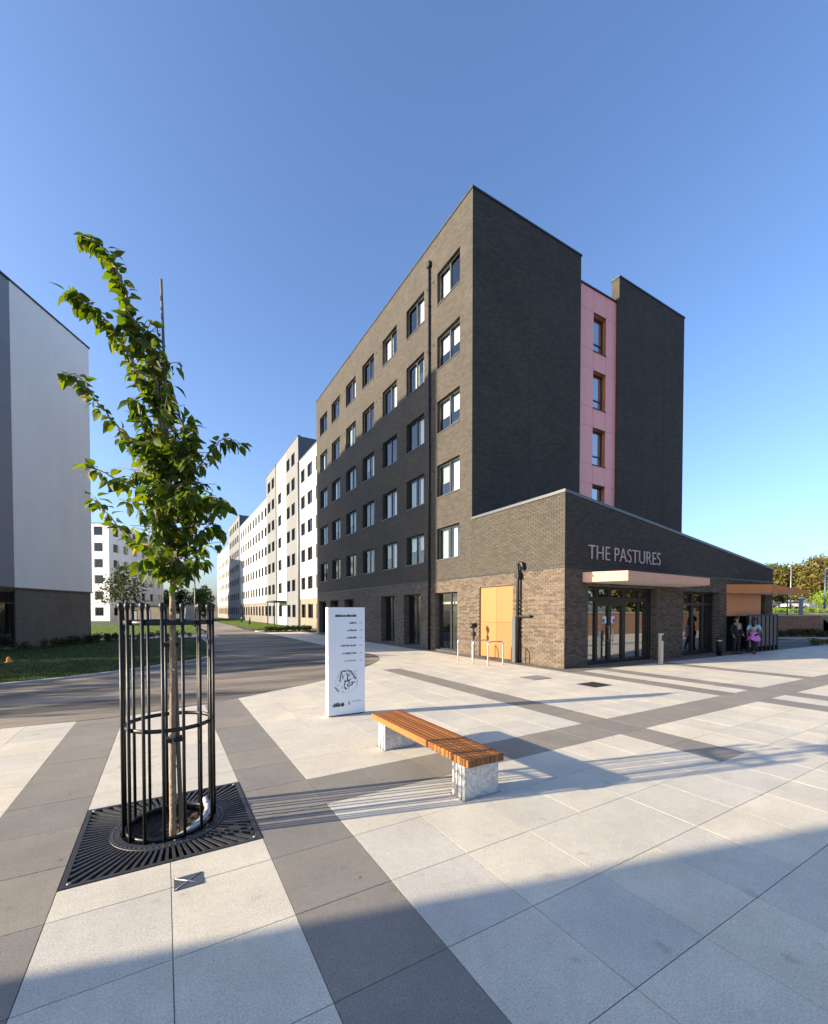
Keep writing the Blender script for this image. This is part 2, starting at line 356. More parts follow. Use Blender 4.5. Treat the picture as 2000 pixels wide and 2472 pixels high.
    def prism(s, poly, z0, z1, mi=0):
        n = len(poly); b = len(s.v)
        z0f = z0 if callable(z0) else (lambda p: z0); z1f = z1 if callable(z1) else (lambda p: z1)
        s.v += [(p[0], p[1], z0f(p)) for p in poly] + [(p[0], p[1], z1f(p)) for p in poly]
        F = [tuple(reversed(range(n))), tuple(range(n, 2 * n))] + [(i, (i + 1) % n, n + (i + 1) % n, n + i) for i in range(n)]
        for f in F: s.f.append(tuple(b + i for i in f)); s.m.append(mi); s.var.append(0.0); s.smooth.append(False)
    def mesh(s, name, mats, off=(0, 0, 0)):
        me = bpy.data.meshes.new(name)
        o = off
        me.from_pydata([(a - o[0], b - o[1], c - o[2]) for a, b, c in s.v], [], s.f)
        for k in (mats if isinstance(mats, (list, tuple)) else [mats]): me.materials.append(MATS[k])
        me.polygons.foreach_set('material_index', s.m)
        me.polygons.foreach_set('use_smooth', s.smooth)
        if any(s.var):
            at = me.attributes.new('var', 'FLOAT', 'FACE'); at.data.foreach_set('value', s.var)
        me.update(); return me
    def build(s, name, mats, parent=None, **k):
        o = wloc(parent) if parent else (0, 0, 0)
        ob = bpy.data.objects.new(name, s.mesh(name, mats, o)); COL.objects.link(ob)
        if parent: ob.parent = parent
        return tag(ob, **k)
WL = {}
def wloc(o): return WL.get(o.name, (0, 0, 0))
def tag(o, label=None, cat=None, group=None, kind=None):
    if label: o['label'] = label
    if cat: o['category'] = cat
    if group: o['group'] = group
    if kind: o['kind'] = kind
    return o
def thing(name, label, cat, loc=(0, 0, 0), group=None, rz=0.0):
    o = bpy.data.objects.new(name, None); COL.objects.link(o); o.location = loc; o.rotation_euler = (0, 0, rz)
    o.empty_display_size = 0.1
    WL[o.name] = tuple(loc) if rz == 0 else (0, 0, 0)   # rotated things: parts are modelled in local coordinates
    return tag(o, label, cat, group)
def inst(name, mesh, parent, loc, rz=0.0, scale=None):
    o = bpy.data.objects.new(name, mesh); COL.objects.link(o); o.location = loc; o.rotation_euler = (0, 0, rz)
    if scale: o.scale = scale
    if parent: o.parent = parent
    return o
def copy_tree(o, parent=None):
    c = o.copy(); COL.objects.link(c); c.parent = parent
    for ch in list(o.children): copy_tree(ch, c)
    return c

def wall_holes(mb, plane, c, u0, u1, z0, z1, holes, depth, mi=0, mi_rev=0, top=None):
    """wall face with openings. plane 'X-': face at x=c looking to -x, u=y;  'Y-': face at y=c looking to -y, u=x.
    'X+' / 'Y+' look the other way. Openings get reveals going 'depth' inwards. top(u): sloping head."""
    sgn = 1 if plane[1] == '-' else -1
    P = (lambda u, z, d=0: (c + sgn * d, u, z)) if plane[0] == 'X' else (lambda u, z, d=0: (u, c + sgn * d, z))
    us = sorted({u0, u1, *[h[0] for h in holes], *[h[1] for h in holes]}); zs = sorted({z0, z1, *[h[2] for h in holes], *[h[3] for h in holes]})
    us = [u for u in us if u0 - 1e-6 <= u <= u1 + 1e-6]; zs = [z for z in zs if z0 - 1e-6 <= z <= z1 + 1e-6]
    for i in range(len(us) - 1):
        for j in range(len(zs) - 1):
            a, b, d, e = us[i], us[i + 1], zs[j], zs[j + 1]
            if any(h[0] < (a + b) / 2 < h[1] and h[2] < (d + e) / 2 < h[3] for h in holes): continue
            if top and j == len(zs) - 2: mb.face([P(a, d), P(b, d), P(b, top(b)), P(a, top(a))], mi)
            else: mb.face([P(a, d), P(b, d), P(b, e), P(a, e)], mi)
    for h in holes:
        a, b, d, e = h[:4]
        for q in ([P(a, d), P(a, e), P(a, e, depth), P(a, d, depth)], [P(b, d), P(b, e), P(b, e, depth), P(b, d, depth)],
                  [P(a, e), P(b, e), P(b, e, depth), P(a, e, depth)], [P(a, d), P(b, d), P(b, d, depth), P(a, d, depth)]):
            mb.face(q, mi_rev)


# ---------------------------------------------------------------- camera-frame test used only to choose which pieces are single objects
def in_view(x, y, z, pad=0.05):
    F = Vector((math.sin(math.radians(30.4)), math.cos(math.radians(30.4)), 0)); R = Vector((F.y, -F.x, 0))
    v = Vector((x, y, z - 1.85)); d = v.dot(F)
    if d < 0.3: return None
    px = v.dot(R) / d; py = (v.z) / d
    return d if abs(px) < 0.975 + pad and -0.99 < py < 1.5 else None

# ================================================================ GROUND
g = MB(); R_ = 2500
g.face([(-R_, -R_, -0.10), (R_, -R_, -0.10), (R_, R_, -0.10), (-R_, R_, -0.10)])
g.build('ground', 'earth', kind='structure')

PLX, PLY, MX, MY = 0.02, 1.89, 0.652, 0.675        # slab grid
def slab_dark(i, j):
    if i in (-2, 1): return True
    if j == 3 and i >= 2: return True
    if i == 9 and 1 <= j <= 14: return True
    if i in (16, 18) and -1 <= j <= 10: return True
    if i == 23 and j >= 3: return True
    return False
pl = MB()
for bx_ in ((-14, -.652, -34, 9.55), (.692, 46, -34, 9.55), (-.652, .692, -34, 3.56), (-.652, .692, 4.92, 9.55)): pl.box(*bx_, -0.09, -0.0035)
pl.box(0.3, 10.975, 9.551, 16.0, -0.09, -0.0035); pl.box(5.2, 10.975, 16.0, 40.0, -0.09, -0.0035); pl.box(26.3, 46, 9.56, 12.6, -0.09, -0.0035)
plaza = pl.build('plaza_paving', 'joint', kind='structure')
def slab_shape(mb, x0, x1, y0, y1, z, mi=0, var=0.0):
    e, c = 0.0026, 0.0003
    x0 += e; x1 -= e; y0 += e; y1 -= e
    v = [(x0, y0, z - 0.012), (x1, y0, z - 0.012), (x1, y1, z - 0.012), (x0, y1, z - 0.012), (x0, y0, z - c), (x1, y0, z - c), (x1, y1, z - c), (x0, y1, z - c),
         (x0 + c, y0 + c, z), (x1 - c, y0 + c, z), (x1 - c, y1 - c, z), (x0 + c, y1 - c, z)]
    f = [(0, 1, 5, 4), (1, 2, 6, 5), (2, 3, 7, 6), (3, 0, 4, 7), (4, 5, 9, 8), (5, 6, 10, 9), (6, 7, 11, 10), (7, 4, 8, 11), (8, 9, 10, 11)]
    mb.add(v, f, mi, var)
cells = []
for i in range(-20, 68):
    for j in range(-8, 57):
        x0, y0 = PLX + i * MX, PLY + j * MY; x1, y1 = x0 + MX, y0 + MY
        cxm, cym = (x0 + x1) / 2, (y0 + y1) / 2
        if y1 > 9.6 and not (5.3 < cxm < 10.9 and y1 < 40) and not (.5 < cxm < 5.5 and y1 < 14.5): continue
        if y1 > 9.26 and cxm > 10.6: continue
        if i in (-1, 0) and j in (2, 3, 4): continue
        d = in_view(cxm, cym, 0)
        cells.append((d if d else 999, i, j, x0, x1, y0, y1))
# partial rows: cut slabs in front of and behind the tree grate
for i in (-1, 0):
    cells.append((3.0, i, 2, PLX + i * MX, PLX + (i + 1) * MX, 3.24, 3.575)); cells.append((4.0, i, 4, PLX + i * MX, PLX + (i + 1) * MX, 4.905, 5.265))
for k in range(14, 17):      # strip closing against the building
    pass
cells.sort(key=lambda c: c[0])
_m = {}
def slab_mesh(wx, wy, dark):
    k = (round(wx, 3), round(wy, 3), dark)
    if k not in _m:
        b = MB(); slab_shape(b, -wx / 2, wx / 2, -wy / 2, wy / 2, 0); _m[k] = b.mesh('paving_slab', 'slab_dark' if dark else 'slab_light')
    return _m[k]
field = MB(); r1 = random.Random(11)
for n_, (d, i, j, x0, x1, y0, y1) in enumerate(cells):
    dk = slab_dark(i, j); z = r1.uniform(-0.0005, 0.0005)
    if n_ < 298:
        o = inst('paving_slab', slab_mesh(x1 - x0, y1 - y0, dk), plaza, ((x0 + x1) / 2, (y0 + y1) / 2, z))
        o.rotation_euler = (r1.uniform(-.0004, .0004), r1.uniform(-.0004, .0004), 0)
    else:
        slab_shape(field, x0, x1, y0, y1, z, 1 if dk else 0, r1.random() * 0.98 + 0.01)
field.build('paving_field', ['slab_light', 'slab_dark'], plaza, kind='stuff')

def smooth_line(pts, n=6):
    out = []; P = [Vector(p) for p in pts]
    for i in range(len(P) - 1):
        a, b, c, d = P[max(i - 1, 0)], P[i], P[i + 1], P[min(i + 2, len(P) - 1)]
        for k in range(n):
            t = k / n
            out.append(0.5 * ((2 * b) + (c - a) * t + (2 * a - 5 * b + 4 * c - d) * t * t + (3 * b - a - 3 * c + d) * t ** 3))
    out.append(P[-1]); return [tuple(p) for p in out]
near_edge = smooth_line([(-45, 9.3), (-12, 9.15), (-6, 9.08), (-2.25, 9.03), (-0.7, 9.0), (0.96, 9.5), (2.0, 10.02), (3.68, 11.02), (5.4, 12.6), (6.76, 14.2), (7.5, 15.7), (7.68, 17.2), (7.5, 18.8), (7.4, 21.3), (7.42, 30.5), (7.1, 38.6)])
far_right = [(6.9, 45), (7.4, 56), (7.6, 90), (7.7, 140)]
far_left = [(3.2, 140), (3.3, 64), (3.4, 38), ]
lawn_edge = smooth_line([(2.2, 31.5), (2.17, 26.35), (1.95, 21.2), (1.42, 18.4), (0.43, 17.0), (-1.06, 15.6), (-2.15, 14.8), (-3.6, 14.2), (-8, 13.2), (-14, 12.6), (-45, 12.2)])
rd = MB(); rd.face([(x, y, 0.006) for x, y in near_edge + far_right + far_left + lawn_edge])
for (a, b) in zip(near_edge[:-1], near_edge[1:]): rd.face([(*a, 0.006), (*b, 0.006), (*b, -0.02), (*a, -0.02)])
rd.build('road', 'asphalt', kind='structure')
def strip(mb, line, wdt, z0, z1):
    L_ = [Vector(p) for p in line]; off = []
    for i, p in enumerate(L_):
        t = (L_[min(i + 1, len(L_) - 1)] - L_[max(i - 1, 0)]).normalized(); off.append(p + Vector((t.y, -t.x)) * wdt)
    for i in range(len(L_) - 1):
        a, b, c, d = L_[i], L_[i + 1], off[i + 1], off[i]
        mb.face([(*a, z1), (*b, z1), (*c, z1), (*d, z1)]); mb.face([(*a, z0), (*b, z0), (*b, z1), (*a, z1)]); mb.face([(*d, z1), (*c, z1), (*c, z0), (*d, z0)])
kb = MB(); strip(kb, lawn_edge, 0.14, -0.02, 0.055); kb.build('kerb', 'kerb', kind='structure')
ln = MB(); ln.face([(x - 0.02, y + 0.1, 0.04) for x, y in lawn_edge] + [(-45, 34, .04), (-9, 33.2, .04), (1.6, 32.2, .04)])
ln.face([(-30, 37.0, 0.04), (1.9, 37.0, 0.04), (3.0, 40, 0.04), (3.2, 140, 0.04), (-60, 140, 0.04)])
ln.face([(7.3, 43.0, 0.04), (7.9, 41.5, 0.04), (13.28, 41.5, 0.04), (13.28, 140, 0.04), (7.75, 140, 0.04), (7.45, 56, 0.04)])
ln.build('lawn', 'lawn', kind='structure')
fp = MB(); fp.box(-30, 3.4, 33.0, 37.0, -0.05, 0.03); fp.box(7.2, 13.2, 40.0, 41.45, -0.05, 0.03); fp.build('footpath', 'kerb', kind='structure')

# grass blades on the lawn
def blades(name, pts, h, mname, seed):
    q = np.random.default_rng(seed); n = len(pts); pts = np.asarray(pts)
    a = q.uniform(0, 2 * np.pi, n); hh = h * q.uniform(0.5, 1.3, n); wd = 0.006 + 0.007 * q.random(n); ln_ = q.uniform(0, 0.5, n) * hh; la = q.uniform(0, 2 * np.pi, n)
    v = np.zeros((n, 3, 3)); dx, dy = np.cos(a) * wd, np.sin(a) * wd
    v[:, 0] = np.stack([pts[:, 0] - dx, pts[:, 1] - dy, pts[:, 2]], 1); v[:, 1] = np.stack([pts[:, 0] + dx, pts[:, 1] + dy, pts[:, 2]], 1)
    v[:, 2] = np.stack([pts[:, 0] + np.cos(la) * ln_, pts[:, 1] + np.sin(la) * ln_, pts[:, 2] + hh], 1)
    me = bpy.data.meshes.new(name); me.from_pydata(v.reshape(-1, 3), [], np.arange(3 * n).reshape(-1, 3)); me.materials.append(MATS[mname])
    at = me.attributes.new('var', 'FLOAT', 'FACE'); at.data.foreach_set('value', q.random(n).astype(np.float32))
    o = bpy.data.objects.new(name, me); COL.objects.link(o); return o
q = np.random.default_rng(3); P_ = []
le = np.array(sorted([(x, y) for x, y in lawn_edge if -9 < x], key=lambda p: p[0]))
while len(P_) < 60000:
    x, y = q.uniform(-7.5, 2.1), 14 + 19 * q.random() ** 1.6
    if y > np.interp(x, le[:, 0], le[:, 1]) + 0.14 and y < 33: P_.append((x, y, 0.03))
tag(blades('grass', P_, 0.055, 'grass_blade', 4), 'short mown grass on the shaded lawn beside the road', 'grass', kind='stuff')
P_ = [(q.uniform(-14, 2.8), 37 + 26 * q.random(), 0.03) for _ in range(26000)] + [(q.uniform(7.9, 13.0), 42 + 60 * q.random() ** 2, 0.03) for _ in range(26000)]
tag(blades('grass', P_, 0.11, 'grass_sunlit', 5), 'sunlit green grass in front of the far white buildings', 'grass', kind='stuff')

# ================================================================ FOLIAGE HELPERS
def crown(name, mname, lobes, n, size, seed, parent, z_off=(0, 0, 0), shell=0.55, flat=0.0):
    """a crown of many leaf-clump faces spread through several lobes"""
    q = np.random.default_rng(seed); vol = np.array([l[3] * l[4] * l[5] for l in lobes]) ** 0.75; pick = q.choice(len(lobes), n, p=vol / vol.sum())
    lb = np.array(lobes)[pick]; d = q.normal(size=(n, 3)); d /= np.linalg.norm(d, axis=1)[:, None]
    r = shell + (1 - shell) * q.random(n) ** 0.7; r *= 1 + 0.16 * q.normal(size=n)
    c = lb[:, :3] + d * lb[:, 3:6] * r[:, None]
    nrm = d + 0.9 * q.normal(size=(n, 3)); nrm /= np.linalg.norm(nrm, axis=1)[:, None]
    t = np.cross(nrm, q.normal(size=(n, 3))); t /= np.linalg.norm(t, axis=1)[:, None]; b = np.cross(nrm, t)
    s = size * q.uniform(0.5, 1.3, n)[:, None]
    o = np.array(z_off)
    v = np.stack([c - t * s, c - b * s * 0.55 + t * s * 0.1, c + t * s, c + b * s * 0.55 + nrm * s * 0.25], 1) - o
    me = bpy.data.meshes.new(name); me.from_pydata(v.reshape(-1, 3), [], np.arange(4 * n).reshape(-1, 4)); me.materials.append(MATS[mname])
    var = np.clip(0.5 + 0.28 * np.sin(c[:, 0] * 2.1 + 1.3) * np.cos(c[:, 2] * 1.7) + 0.2 * q.normal(size=n), 0.01, 0.99)
    at = me.attributes.new('var', 'FLOAT', 'FACE'); at.data.foreach_set('value', var.astype(np.float32))
    ob = bpy.data.objects.new(name, me); COL.objects.link(ob); ob.parent = parent; ob['kind'] = 'stuff'
    return ob
def tree(name, label, x, y, h, r, mname, seed, n=3500, size=0.16, z=0.0, low=0.28, group=None, cat='tree', nl=9, tr=None):
    t = thing(name, label, cat, (x, y, z), group); rr = random.Random(seed); m = MB(); tr = tr or h * 0.022
    m.tube([(x, y, z - 0.1), (x + rr.uniform(-.1, .1), y, z + h * 0.3), (x + rr.uniform(-.2, .2), y + rr.uniform(-.2, .2), z + h * 0.62), (x, y, z + h * 0.9)], [tr * 1.3, tr, tr * 0.6, tr * 0.15], 7)
    lobes = []
    for k in range(nl):
        a = k * 2.4 + rr.random(); hh = z + h * (low + 0.12 + (0.92 - low - 0.2) * ((k + 0.5) / nl)); q_ = r * 0.62 * (1 - 0.55 * abs((k + .5) / nl - 0.4)) * rr.uniform(0.5, 1.1)
        lx, ly = x + math.cos(a) * q_, y + math.sin(a) * q_
        lr = r * rr.uniform(0.42, 0.62); lobes.append((lx, ly, hh, lr, lr, lr * rr.uniform(0.75, 1.0)))
        m.tube([(x, y, z + h * (low + 0.05 + 0.4 * k / nl)), ((x + lx) / 2, (y + ly) / 2, hh - lr * 0.3), (lx, ly, hh)], [tr * 0.5, tr * 0.3, tr * 0.1], 5)
    lobes.append((x, y, z + h * 0.88, r * 0.4, r * 0.4, h * 0.12))
    m.build('trunk', 'bark_far', t); crown('crown', mname, lobes, n, size, seed, t, (x, y, z))
    return t
def shrub(name, label, x, y, r, h, mname, seed, n=260, size=0.06, z=0.0, group=None, cat='shrub'):
    t = thing(name, label, cat, (x, y, z), group); rr = random.Random(seed); m = MB(); lobes = []
    for k in range(4):
        a = rr.uniform(0, 6.28); lx, ly = x + math.cos(a) * r * 0.4, y + math.sin(a) * r * 0.4; hh = z + h * rr.uniform(0.4, 0.7)
        m.tube([(x, y, z - 0.02), (lx, ly, hh)], [0.012, 0.004], 5); lobes.append((lx, ly, hh, r * 0.6, r * 0.6, h * 0.38))
    m.build('stem', 'bark_far', t); crown('leaves', mname, lobes, n, size, seed, t, (x, y, z), 0.3); return t

def hedge(name, label, spots, mname, seed, n_each=150, size=.07, z=0.0, kind=None, cat='hedge'):
    x0, y0 = spots[0][:2]; rr = random.Random(seed); lobes = []; m = MB()
    t = thing(name, label, cat, (x0, y0, z))
    if kind: t['kind'] = kind
    for x, y, r, h in spots:
        for k in range(3):
            a = rr.uniform(0, 6.28); lx, ly, hh = x + math.cos(a) * r * .4, y + math.sin(a) * r * .4, z + h * rr.uniform(.4, .7)
            m.tube([(x, y, z - .02), (lx, ly, hh)], [.012, .004], 5); lobes.append((lx, ly, hh, r * .6, r * .6, h * .4))
    m.build('stems', 'bark_far', t); crown('leaves', mname, lobes, n_each * len(spots), size, seed, t, (x0, y0, z), .3); return t

# ================================================================ WINDOW KITS
_wm = {}
def window_near(parent, plane, c, u0, u1, z0, z1, cfg, depth=0.11, split=0.5):
    """dark two-pane window set back in its opening: frame > pane, pane, sill, curtain, interior"""
    wdt, h = u1 - u0, z1 - z0
    def T(u, z, d):                                    # local: origin at sill corner on the wall face
        return (d, u, z) if plane[0] == 'X' else (u, d, z)
    def bx(mb, a, b, z_a, z_b, d0, d1, mi=0):
        if plane[0] == 'X': mb.box(d0, d1, a, b, z_a, z_b, mi)
        else: mb.box(a, b, d0, d1, z_a, z_b, mi)
    k = (plane, round(wdt, 3), round(h, 3), split)
    if k not in _wm:
        f = MB(); t = 0.065; s = wdt * split
        e = 0.003
        for a, b, p, q_ in ((e, t, e, h - e), (wdt - t, wdt - e, e, h - e), (t, wdt - t, e, t), (t, wdt - t, h - t, h - e), (s - 0.045, s + 0.045, t, h - t)): bx(f, a, b, p, q_, depth, depth + 0.07)
        pn = []
        for a, b in ((t, s - 0.045), (s + 0.045, wdt - t)):
            m = MB(); m.face([T(a, t, depth + 0.035), T(b, t, depth + 0.035), T(b, h - t, depth + 0.035), T(a, h - t, depth + 0.035)]); pn.append(m.mesh('pane', 'pane_glass'))
        si = MB(); bx(si, 0.003, wdt - 0.003, -0.012, 0.018, -0.035, depth - 0.002)
        it = MB(); bb = depth + 0.55
        it.face([T(0, 0, bb), T(wdt, 0, bb), T(wdt, h, bb), T(0, h, bb)])
        for qd in ([T(0, 0, depth), T(0, h, depth), T(0, h, bb), T(0, 0, bb)], [T(wdt, 0, depth), T(wdt, h, depth), T(wdt, h, bb), T(wdt, 0, bb)], [T(0, h, depth), T(wdt, h, depth), T(wdt, h, bb), T(0, h, bb)], [T(0, 0, depth), T(wdt, 0, depth), T(wdt, 0, bb), T(0, 0, bb)]): it.face(qd)
        _wm[k] = (f.mesh('window', 'dark_metal'), pn, si.mesh('sill', 'coping_metal'), it.mesh('interior', 'interior_dark'))
    f, pn, si, it = _wm[k]
    o = wloc(parent); loc = (c - o[0], u0 - o[1], z0 - o[2]) if plane[0] == 'X' else (u0 - o[0], c - o[1], z0 - o[2])
    wn = inst('window', f, parent, loc)
    for p in pn: inst('pane', p, wn, (0, 0, 0))
    inst('sill', si, wn, (0, 0, 0)); inst('interior', it, wn, (0, 0, 0))
    for (a, b, p, q_, mm) in cfg:                      # fractions of the opening
        key = ('cur', plane, round(wdt, 3), round(h, 3), a, b, p, q_, mm)
        if key not in _wm:
            m = MB(); n = max(2, int((b - a) * wdt / 0.05)); d0 = depth + 0.16
            for i in range(n):
                ua, ub = (a + (b - a) * i / n) * wdt, (a + (b - a) * (i + 1) / n) * wdt; da, db = d0 + 0.018 * (i % 2), d0 + 0.018 * ((i + 1) % 2)
                m.face([T(ua, p * h, da), T(ub, p * h, db), T(ub, q_ * h, db), T(ua, q_ * h, da)])
            _wm[key] = m.mesh('curtain', mm)
        inst('curtain', _wm[key], wn, (0, 0, 0))
    return wn
def window_far(parent, plane, c, u0, u1, z0, z1, depth=0.16, fm='dark_metal'):
    wdt, h = round(u1 - u0, 2), round(z1 - z0, 2); k = ('far', plane, wdt, h, depth, fm)
    sg = 1 if plane[1] == '-' else -1
    if k not in _wm:
        f = MB(); t = 0.06
        def bx(a, b, p, q_, d0, d1, mi):
            if plane[0] == 'X': f.box(min(sg * d0, sg * d1), max(sg * d0, sg * d1), a, b, p, q_, mi)
            else: f.box(a, b, min(sg * d0, sg * d1), max(sg * d0, sg * d1), p, q_, mi)
        for a, b, p, q_ in ((0, t, 0, h), (wdt - t, wdt, 0, h), (t, wdt - t, 0, t), (t, wdt - t, h - t, h), (wdt / 2 - .03, wdt / 2 + .03, t, h - t)): bx(a, b, p, q_, depth - .04, depth, 0)
        T = (lambda u, z, d: (sg * d, u, z)) if plane[0] == 'X' else (lambda u, z, d: (u, sg * d, z))
        f.face([T(t, t, depth - .015), T(wdt - t, t, depth - .015), T(wdt - t, h - t, depth - .015), T(t, h - t, depth - .015)], 1)
        f.face([T(0, 0, depth + .12), T(wdt, 0, depth + .12), T(wdt, h, depth + .12), T(0, h, depth + .12)], 2)
        _wm[k] = f.mesh('window', [fm, 'far_glass', 'interior_dark'])
    o = wloc(parent); loc = (c - o[0], u0 - o[1], z0 - o[2]) if plane[0] == 'X' else (u0 - o[0], c - o[1], z0 - o[2])
    return inst('window', _wm[k], parent, loc)

# ================================================================ DARK BRICK BUILDING
XF, YA, YT, YE, HT = 10.977, 9.253, 13.99, 34.65, 19.05
XA_END = 26.19; ZA0, ZA1 = 5.64, 3.90                       # annex roof slopes down to the right
def annex_top(x): return ZA0 + (ZA1 - ZA0) * (x - XF) / (XA_END - XF)
BAND = 3.27
bld = thing('apartment_building', 'tall dark brick apartment building with sloping single-storey entrance wing', 'building', (XF, YA, 0))
cols = [(14.85, 16.6), (17.74, 19.49), (20.55, 22.3), (23.45, 25.2), (26.28, 28.03), (29.2, 30.95), (31.95, 33.7)]
rows = [(4.2, 5.66), (7.08, 8.57), (10.0, 11.5), (12.92, 14.43), (15.86, 17.34)]
uh = [(a, b, c, d) for a, b in cols for c, d in rows]
m = MB()
wall_holes(m, 'X-', XF, YT, YE, BAND, HT, uh, 0.2)                                    # long side, lit
wall_holes(m, 'Y-', YT, XF, 17.62, 3.5, HT, [], 0.2)                                  # narrow end above the wing
m.face([(17.62, YT, 3.5), (17.62, 20, 3.5), (17.62, 20, HT), (17.62, YT, HT)])
m.face([(XF, YE, 0), (17.62, YE, 0), (17.62, YE, HT), (XF, YE, HT)])
m.face([(17.62, 20, 3.5), (17.62, YE, 3.5), (17.62, YE, HT), (17.62, 20, HT)])
m.face([(XF + .02, YT + .02, HT - 0.15), (17.6, YT + .02, HT - .15), (17.6, YE - .02, HT - .15), (XF + .02, YE - .02, HT - .15)])
m.build('upper_wall', 'brick_upper', bld)
# far half of the block with its raised end wall
m = MB(); m.box(20.62, 26.87, YT, YT + 0.45, 3.0, 19.25); m.build('end_wall', 'brick_upper', bld)
m = MB(); m.box(17.63, 26.8, YT + 0.62, YE, 3.0, 17.85); m.build('rear_block', 'brick_upper', bld)
m = MB(); m.box(XF - .035, 17.66, YT - .04, YT + .3, HT, HT + .075); m.box(XF - .035, XF + .3, YT + .301, YE + .03, HT, HT + .075); m.box(20.58, 26.91, YT - .04, YT + .49, 19.25, 19.32)
m.box(17.6, 20.6, YT + .1, YT + .64, 18.0, 18.06)
m.build('coping', 'dark_metal', bld, label='thin black metal coping along the roof edge')
for xj in (14.2, 22.75, 24.8):
    j_ = MB(); j_.box(xj - .008, xj + .008, YT - .004, YT + .01, 5.0, 18.9); j_.build('movement_joint', 'interior_dark', bld)
# ground floor of the long side
gw = [(20.83 - .0, 22.53, 0.06, 2.7), (18.06, 19.78, 0.06, 2.7), (26.64, 28.39, 0.06, 2.66), (29.59, 31.4, 0.06, 2.65), (32.39, 34.1, 0.06, 2.63)]
m = MB(); wall_holes(m, 'X-', XF, 17.3, YE, 0, BAND, gw, 0.35); m.build('ground_floor_wall', 'brick_lower', bld)
m = MB(); m.box(XF - .03, XF + .01, YA - .03, YE, BAND - .025, BAND + .03); m.box(XF + .011, XA_END, YA - .03, YA + .01, BAND - .025, BAND + .03)
m.build('string_course', 'dark_metal', bld)

# ---- annex: real bricks over a mortar backing
lh = [(11.58, 13.5, 0.0, 2.8), (15.0, 16.75, 0.06, 2.7)]
fh = [(12.14, 16.1, 0.0, 2.7), (17.95, 20.92, 0.02, 2.66), (21.5, 25.3, 0.0, 2.65)]
m = MB()
wall_holes(m, 'X-', XF + .014, YA, 17.3, 0, BAND, lh, 0.22, 0, 2); wall_holes(m, 'X-', XF + .014, YA, YT, BAND, ZA0, [], 0.2, 1)
wall_holes(m, 'Y-', YA + .014, XF + .014, XA_END, 0, BAND, fh, 0.3, 0, 2); wall_holes(m, 'Y-', YA + .014, XF + .014, XA_END, BAND, ZA0, [], 0.2, 1, 1, annex_top)
m.face([(XA_END, YA + .014, 0), (XA_END, YT, 0), (XA_END, YT, ZA1), (XA_END, YA + .014, ZA1)], 3)
m.face([(XF + .03, YA + .03, ZA0 - .12), (XA_END, YA + .03, ZA1 - .12), (XA_END, YT, ZA1 - .12), (XF + .03, YT, ZA0 - .12)], 1)
annex = m.build('annex_wall', ['mortar_light', 'mortar_dark', 'brick_lower', 'brick_upper'], bld)
bricks = []                                     # (plane, ua, ub, za, zb, proud, lower?)
RH, BL = 0.075, 0.225
def lay(plane, u0, u1, z0, z1, holes, top, lower):
    n = int(round((z1 - z0) / RH)); rh = (z1 - z0) / n
    for r in range(n):
        za, zb = z0 + r * rh + .004, z0 + (r + 1) * rh - .004
        proud = 0.014
        if lower and 0.83 < za < 2.3: proud = 0.03 if r % 2 else 0.003
        spans = [(u0, u1)]
        for h in holes:
            if h[2] - .01 < (za + zb) / 2 < h[3] + .01:
                spans = [s for a, b in spans for s in ((a, min(b, h[0])), (max(a, h[1]), b)) if s[1] - s[0] > 0.02]
        for a, b in spans:
            k = math.floor((a - u0) / BL) - 1; u = u0 + k * BL + (BL / 2 if r % 2 else 0)
            while u < b:
                ua, ub = max(u, a) + .004, min(u + BL, b) - .004; u += BL
                if ub - ua < .03: continue
                if top and zb > top(ub) - .01: continue
                bricks.append((plane, ua, ub, za, zb, proud, lower))
lay('X', YA, 17.3, 0.0, BAND - .026, lh, None, True); lay('X', YA, YT, BAND + .031, ZA0, [], None, False)
lay('Y', XF, XA_END, 0.0, BAND - .026, fh, None, True); lay('Y', XF, XA_END, BAND + .031, BAND + .031 + RH * 32, [], lambda x: annex_top(x) - .02, False)
def brick_dist(b):
    return math.hypot(XF, (b[1] + b[2]) / 2) if b[0] == 'X' else math.hypot((b[1] + b[2]) / 2, YA)
bricks.sort(key=lambda b: (abs((b[2] - b[1]) - (BL - .008)) > 1e-4 or not b[6], brick_dist(b)))
bm_, fieldU, fieldL, r2 = {}, MB(), MB(), random.Random(5)
def brick_geo(mb, plane, ua, ub, za, zb, pr, var=0.0, local=False):
    o = 0.0 if local else (XF + .014 if plane == 'X' else YA + .014); c = 0.0025
    P = (lambda u, z, d: (o - d, u, z)) if plane == 'X' else (lambda u, z, d: (u, o - d, z))
    v = [P(ua, za, 0), P(ub, za, 0), P(ub, zb, 0), P(ua, zb, 0), P(ua + c, za + c, pr), P(ub - c, za + c, pr), P(ub - c, zb - c, pr), P(ua + c, zb - c, pr)]
    mb.add(v, [(4, 5, 6, 7), (0, 1, 5, 4), (1, 2, 6, 5), (2, 3, 7, 6), (3, 0, 4, 7)], 0, var)
for i, (p, ua, ub, za, zb, pr, lower) in enumerate(bricks):
    if i < 298:
        k = (p, round(ub - ua, 4), round(zb - za, 4), pr)
        if k not in bm_:
            b = MB(); brick_geo(b, p, 0, ub - ua, 0, zb - za, pr, 0, True); bm_[k] = b.mesh('brick', 'brick_lower_piece')
        inst('brick', bm_[k], annex, (XF + .014 - XF, ua - YA, za) if p == 'X' else (ua - XF, YA + .014 - YA, za))
    else:
        brick_geo(fieldL if lower else fieldU, p, ua, ub, za, zb, pr, r2.random() * .98 + .01)
def build_sub(mb, name, mats, sub, root, **k):      # sub-part of a part that itself sits at the root's origin
    ob = bpy.data.objects.new(name, mb.mesh(name, mats, wloc(root))); COL.objects.link(ob); ob.parent = sub; return tag(ob, **k)
